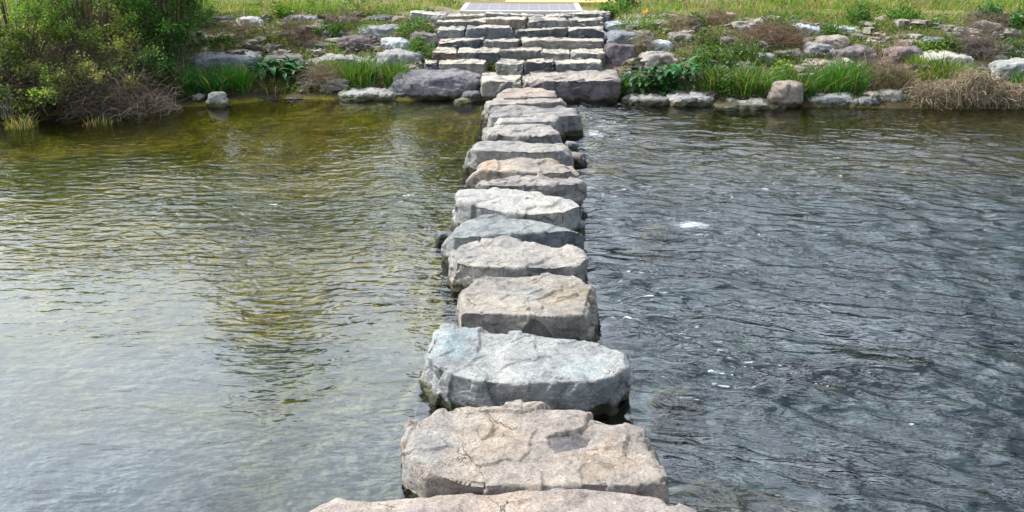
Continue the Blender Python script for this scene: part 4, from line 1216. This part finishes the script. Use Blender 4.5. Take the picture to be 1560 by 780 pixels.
# low cover on the bank slope
n = 120000
x, y, s = scatter(n, -11, 12, .1, 3.4)
nz = fbm(x * 1.4, y * 1.7, 21, 4)
keep = (rng.random(n) < .22 + .8 * sstep(-.15, .4, nz)) & ~((x > STX0 - .02) & (x < STX1 + .02))
x, y = x[keep], y[keep]; n = len(x)
P = np.stack([x, y, terr(x, y) + rng.uniform(0, .07, n)], 1)
col = vcol((.10, .22, .025), n, .45, .4)
m = rng.random(n) < .18
col[m] = vcol((.24, .17, .10), int(m.sum()), .4)
tag(build('ground_cover', leaves(P, .042, col, .4, .3), M_LEAF), kind='stuff')
n = 56000
x, y, s = scatter(n, -11, 12, .15, 3.3)
nz = fbm(x * 1.1, y * 1.5, 31, 4)
keep = (rng.random(n) < .12 + .85 * sstep(0, .4, nz)) & ~((x > STX0 - .02) & (x < STX1 + .02))
x, y = x[keep], y[keep]; n = len(x)
P = np.stack([x, y, terr(x, y) - .01], 1)
col = vcol((.28, .21, .13), n, .4)
m = rng.random(n) < .55
col[m] = vcol((.10, .19, .03), int(m.sum()), .4, .3)
tag(build('dry_grass', blades(P, rng.uniform(.05, .15, n), rng.uniform(.005, .009, n), rng.uniform(.3, 1.3, n), rng.uniform(0, 6.28, n), col), M_DRY), kind='stuff')

# rubble of small stones wedged between the bank rocks
Pc, Qc = cube_topo(3)
n = 520
x, y, s = scatter(n, -8, 11, .15, 3.2)
k_ = ~((x > STX0 + .1) & (x < STX1 - .1)); x, y = x[k_], y[k_]; n = len(x)
RV, RQ, RC = [], [], []
for i in range(n):
    hs = rng.uniform(.035, .14) * np.array([1.3, 1.0, .6]) * rng.uniform(.7, 1.3, 3)
    v = Pc / np.linalg.norm(Pc, axis=1, keepdims=True) ** .75 * hs * (1 + .22 * rng.normal(size=(len(Pc), 1)))
    a = rng.uniform(0, 3.14); v = np.stack([v[:, 0] * math.cos(a) - v[:, 1] * math.sin(a), v[:, 0] * math.sin(a) + v[:, 1] * math.cos(a), v[:, 2]], 1)
    RV.append(v + np.array([x[i], y[i], float(terr(x[i], y[i])) + .01])); RQ.append(Qc + i * len(Pc))
    RC.append(np.repeat([np.array([1, .95, .88]) * rng.uniform(.35, 1.4)], len(Pc), 0))
tag(mesh_fast('bank_rubble', np.concatenate(RV), np.concatenate(RQ), M_ROCK, {'stain': np.concatenate(RC)}, color=(.27, .25, .225), smooth=False), kind='stuff')

# ------------------------------------------------------------------ the wood beyond the meadow (seen mirrored in the water)
n_tr = 26
VV = []
for i in range(n_tr):
    x0 = -24 + i * 2.0 + rng.uniform(-.8, .8)
    y0 = rng.uniform(31, 37)
    H = rng.uniform(6.5, 9.5)
    if -13 < x0 < -2: H = 15.5 if x0 < -7.6 else (8.5 if x0 < -4 else 13)
    if x0 > 0: H = rng.uniform(9, 11)
    m = 900
    u = rng.normal(size=(m, 3)); u /= np.linalg.norm(u, axis=1, keepdims=True)
    rr = rng.uniform(.3, 1, m)[:, None] ** .5
    P = np.array([x0, y0, 1.1 + H * .58]) + u * rr * np.array([1.9, 1.8, H * .42])
    VV.append(leaves(P, .55, vcol((.05, .085, .02), m, .4, .3), .3, .4))
    Lt = np.stack([np.array([x0 + .1 * math.sin(q * 3), y0, 1.0 + q * H * .7]) for q in np.linspace(0, 1, 5)])[None]
    VV.append(tubes(Lt, np.linspace(.16, .05, 5)[None], vcol((.10, .08, .06), 1)))
tag(build('far_wood', join(*VV), M_LEAF), kind='stuff')

# ------------------------------------------------------------------ light
SUN_AZ, SUN_EL = -68.0, 54.0            # compass angle from +Y (negative = left), elevation
w = bpy.data.worlds.new('World'); scene.world = w; w.use_nodes = True
n = w.node_tree.nodes; l = w.node_tree.links; n.clear()
sky = n.new('ShaderNodeTexSky'); sky.sky_type = 'NISHITA'; sky.sun_disc = False
sky.sun_elevation = R(SUN_EL); sky.sun_rotation = R(SUN_AZ); sky.dust_density = 1.5; sky.air_density = 1.0
tc = n.new('ShaderNodeTexCoord')
mp = n.new('ShaderNodeMapping'); mp.inputs['Scale'].default_value = (1.0, 1.0, 2.2); l.new(tc.outputs['Generated'], mp.inputs[0])
nz = n.new('ShaderNodeTexNoise'); nz.inputs['Scale'].default_value = 2.4; nz.inputs['Detail'].default_value = 7; nz.inputs['Roughness'].default_value = .58; l.new(mp.outputs[0], nz.inputs['Vector'])
rp = n.new('ShaderNodeValToRGB'); sx = n.new('ShaderNodeSeparateXYZ'); l.new(tc.outputs['Generated'], sx.inputs[0])
ma = n.new('ShaderNodeMath'); ma.operation = 'MULTIPLY_ADD'; l.new(sx.outputs[0], ma.inputs[0]); ma.inputs[1].default_value = -.10; l.new(nz.outputs['Fac'], ma.inputs[2]); mb = n.new('ShaderNodeMath'); mb.operation = 'MULTIPLY_ADD'; l.new(sx.outputs[1], mb.inputs[0]); mb.inputs[1].default_value = .16; l.new(ma.outputs[0], mb.inputs[2]); l.new(mb.outputs[0], rp.inputs[0])
rp.color_ramp.elements[0].color = (.10, .10, .10, 1); rp.color_ramp.elements[0].position = .48; rp.color_ramp.elements[1].position = .68
mx = n.new('ShaderNodeMix'); mx.data_type = 'RGBA'; l.new(rp.outputs[0], mx.inputs[0]); l.new(sky.outputs[0], mx.inputs[6]); mx.inputs[7].default_value = (30, 33.5, 38, 1)
bg = n.new('ShaderNodeBackground'); bg.inputs['Strength'].default_value = .10; l.new(mx.outputs[2], bg.inputs[0])
wo = n.new('ShaderNodeOutputWorld'); l.new(bg.outputs[0], wo.inputs[0])
sd = bpy.data.lights.new('sun', 'SUN'); sd.energy = 5.0; sd.angle = R(.55); sd.color = (1, .94, .84)
so = bpy.data.objects.new('sun', sd); COL.objects.link(so)
dirv = Vector((math.sin(R(SUN_AZ)) * math.cos(R(SUN_EL)), math.cos(R(SUN_AZ)) * math.cos(R(SUN_EL)), math.sin(R(SUN_EL))))
so.rotation_euler = dirv.to_track_quat('Z', 'Y').to_euler()
so.location = dirv * 40

vs = scene.view_settings
vs.view_transform = 'Standard'; vs.look = 'None'; vs.exposure = 0.22; vs.gamma = 1.0; vs.use_curve_mapping = False
scene.cycles.max_bounces = 8
scene.cycles.transparent_max_bounces = 12
scene.cycles.sample_clamp_indirect = 4
